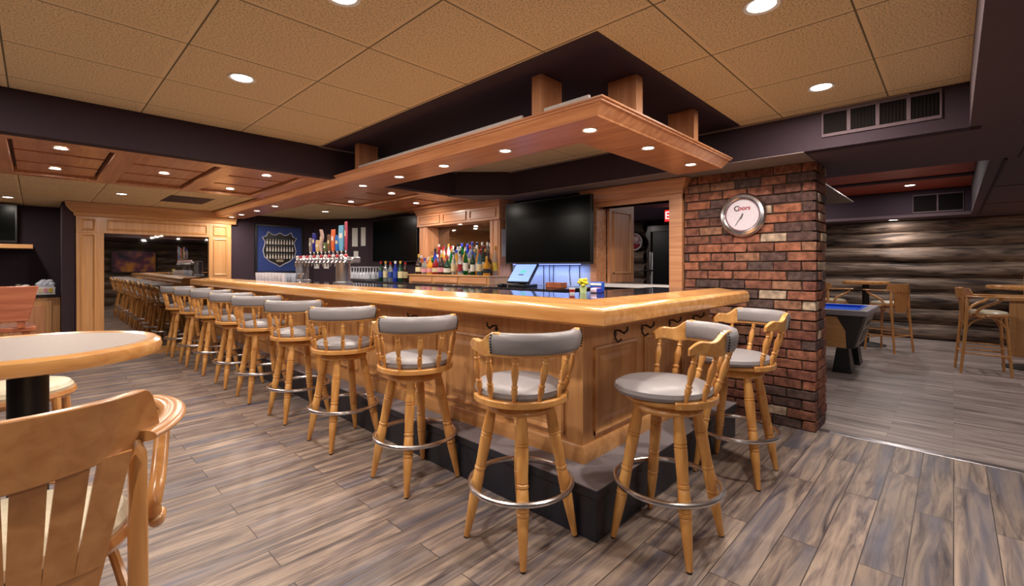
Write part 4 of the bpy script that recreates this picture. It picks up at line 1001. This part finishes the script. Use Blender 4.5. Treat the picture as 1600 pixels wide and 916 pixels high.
# ------------------------------------------------------------------ alcove on the left
ac = empty('alcove_counter', (-.9, 9.3, 0), 0, 'oak base cabinet with dark worktop in the alcove', 'counter')
MB().box(-1.4, 1.145, -.26, .29, .08, .87).box(-1.4, 1.145, -.2, .29, 0, .08).build('carcass', W['oakz'], ac, bevel=.003)
MB().box(-1.42, 1.148, -.30, .295, .87, .905).build('worktop', M_GRANITE, ac, bevel=.004)
for k in range(5):
    xx = 1.10 - (k + 1) * .50
    d_ = MB().box(xx, xx + .46, -.282, -.262, .13, .82).build('door', W['oakz'], ac, bevel=.004)
    MB().box(xx + .06, xx + .40, -.29, -.283, .19, .76).build('raised_panel', W['canz'], d_, bevel=.008)
def on(x, y): return (x, y, .9055)
wb = empty('white_basket', on(.10, 9.16), 0, 'white open basket of small packets on the alcove counter', 'basket')
MB().box(-.10, .10, -.10, .10, 0, .01).box(-.10, .10, -.10, -.09, .01, .10).box(-.10, .10, .09, .10, .01, .10).box(-.10, -.09, -.10, .10, .01, .10).box(.09, .10, -.10, .10, .01, .10).build('basket_walls', M_WHITE, wb, bevel=.003)
for k in range(3): MB().box(-.07 + k * .05, -.03 + k * .05, -.105, -.100, .03, .085).build('packet', [labm['cream'], labm['pink'], labm['yellow']][k], wb, smooth=False)
bgm = MB()
for k in range(7):
    bgm.lathe([(.01, -.035), (.04, -.018), (.045, .01), (.02, .032)], c=(-.06 + .02 * k, .01 * (k % 3), .14 + .018 * (k % 3)), n=9)
bgm.box(-.085, .085, -.06, .06, .09, .13)
pb = bgm.build('plastic_bag', plain('plastic_film', (196, 200, 216), .25), ang=60); pb.location = on(.10, 9.18); tag(pb, 'clear plastic bag of cups piled on the white basket', 'bag')
mu = empty('blue_mug', on(-.09, 9.15), 0, 'dark blue and white mug in the middle of the alcove counter', 'mug')
MB().lathe([(.035, 0), (.045, .02), (.048, .07), (.040, .075)], n=18).build('body', plain('navy', (30, 40, 110), .3), mu)
MB().lathe([(.047, .072), (.046, .11), (.040, .13), (.02, .14)], n=18).build('lid', M_WHITE, mu)
MB().tube([(-.045, 0, .02), (-.075, 0, .03), (-.075, 0, .06), (-.045, 0, .07)], .006, 6).build('handle', M_WHITE, mu)
jr = MB().lathe([(.035, 0), (.038, .08), (.030, .10), (.030, .14), (.010, .145)], n=16).build('lidded_jar', plain('tan_jar', (160, 150, 130), .4)); jr.location = on(-.16, 9.3); tag(jr, 'tan lidded jar behind the blue mug', 'jar')
cl_ = MB()
for k in range(6): cl_.lathe([(.01, 0), (.06, .005), (.05, .03), (.01, .05)], c=(-.1 + .04 * k, .02 * (k % 2), .0), n=9)
cl_ = cl_.build('folded_cloth', plain('pale_cloth', (206, 206, 222), .9), ang=60); cl_.location = on(-.33, 9.12); tag(cl_, 'crumpled pale cloth on the alcove counter', 'cloth')
kb = MB().lathe([(.08, 0), (.09, .03), (.08, .11), (.05, .15), (.01, .16)], n=18).build('grey_bowl_cover', plain('grey_plastic', (120, 114, 112), .5)); kb.location = on(-.52, 9.2); tag(kb, 'grey domed container at the left of the alcove counter', 'container')
# solid-backed chair by the alcove
wc = empty('high_back_chair', (-.22, 6.30, 0), math.radians(92), 'reddish wooden high-backed bar chair with solid flared back near the alcove', 'bar chair')
MB().box(-.22, .22, -.22, .22, .70, .75).build('seat', M_RED, wc, bevel=.012)
MB().plate([(-.22, -.17, .80), (-.22, .17, .80), (-.255, .235, 1.12), (-.255, -.235, 1.12)], (-.028, 0, 0)).build('backrest', wood('reddish_wood_back', (182, 112, 82), (150, 84, 60), 'y', rough=.25), wc, bevel=.008)
for sx in (-1, 1):
    for sy in (-1, 1):
        MB().add([(sx * .2 - .02, sy * .18 - .02, 0), (sx * .2 + .02, sy * .18 - .02, 0), (sx * .2 + .02, sy * .18 + .02, 0), (sx * .2 - .02, sy * .18 + .02, 0), (sx * .17 - .025, sy * .16 - .025, .70), (sx * .17 + .025, sy * .16 - .025, .70), (sx * .17 + .025, sy * .16 + .025, .70), (sx * .17 - .025, sy * .16 + .025, .70)],
                 [(0, 3, 2, 1), (4, 5, 6, 7), (0, 1, 5, 4), (1, 2, 6, 5), (2, 3, 7, 6), (3, 0, 4, 7)]).build('leg', M_RED, wc)
for y_ in (-.125, .125): MB().box(-.235, -.205, y_ - .025, y_ + .025, .74, .82).build('back_support', M_RED, wc)
for b_ in ((-.19, .19, -.175, -.155, .22, .25), (-.19, .19, .155, .175, .22, .25), (.165, .185, -.17, .17, .30, .33)): MB().box(*b_).build('stretcher', M_RED, wc)

# picture on the back log wall, seen in the mirror
fp_ = empty('framed_picture', (2.3, -2.58, 1.45), 0, 'dark framed landscape picture on the log wall, seen in the mirror', 'picture')
MB().box(-.60, .60, 0, .03, -.38, -.34).box(-.60, .60, 0, .03, .34, .38).box(-.60, -.56, 0, .03, -.34, .34).box(.56, .60, 0, .03, -.34, .34).build('frame', M_BLACK, fp_)
pm, pn, plk, pb_ = base('evening_landscape', .4)
t_ = pn.new('ShaderNodeTexCoord'); n1 = pn.new('ShaderNodeTexNoise'); n1.inputs['Scale'].default_value = 3; plk.new(t_.outputs['Object'], n1.inputs['Vector'])
r1 = pn.new('ShaderNodeValToRGB'); e = r1.color_ramp.elements; e[0].position = .35; e[0].color = lin((34, 34, 60)); e[1].position = .68; e[1].color = lin((220, 150, 60)); x_ = e.new(.5); x_.color = lin((120, 60, 90))
plk.new(n1.outputs['Fac'], r1.inputs['Fac']); plk.new(r1.outputs['Color'], pb_.inputs['Base Color'])
MB().box(-.56, .56, 0, .012, -.34, .34).build('landscape', pm, fp_, smooth=False)

# lamps of the place that are not downlights: bluish strip under the bar television shelf
ls = empty('light_strip', (4.10, 3.42, 1.315), 0, 'thin bluish light strip under the big television', 'light strip')
MB().box(-.01, .01, -.5, .5, 0, .012).build('strip_lens', emit('strip_blue', (130, 150, 255), 1.5), ls, smooth=False)
ld = bpy.data.lights.new('strip_light', 'AREA'); ld.shape = 'RECTANGLE'; ld.size = .02; ld.size_y = 1.0; ld.energy = 2.6 * POW; ld.color = (.45, .56, 1)
lo = bpy.data.objects.new('strip_light', ld); COL.objects.link(lo); lo.parent = ls; lo.location = (0, 0, -.004)
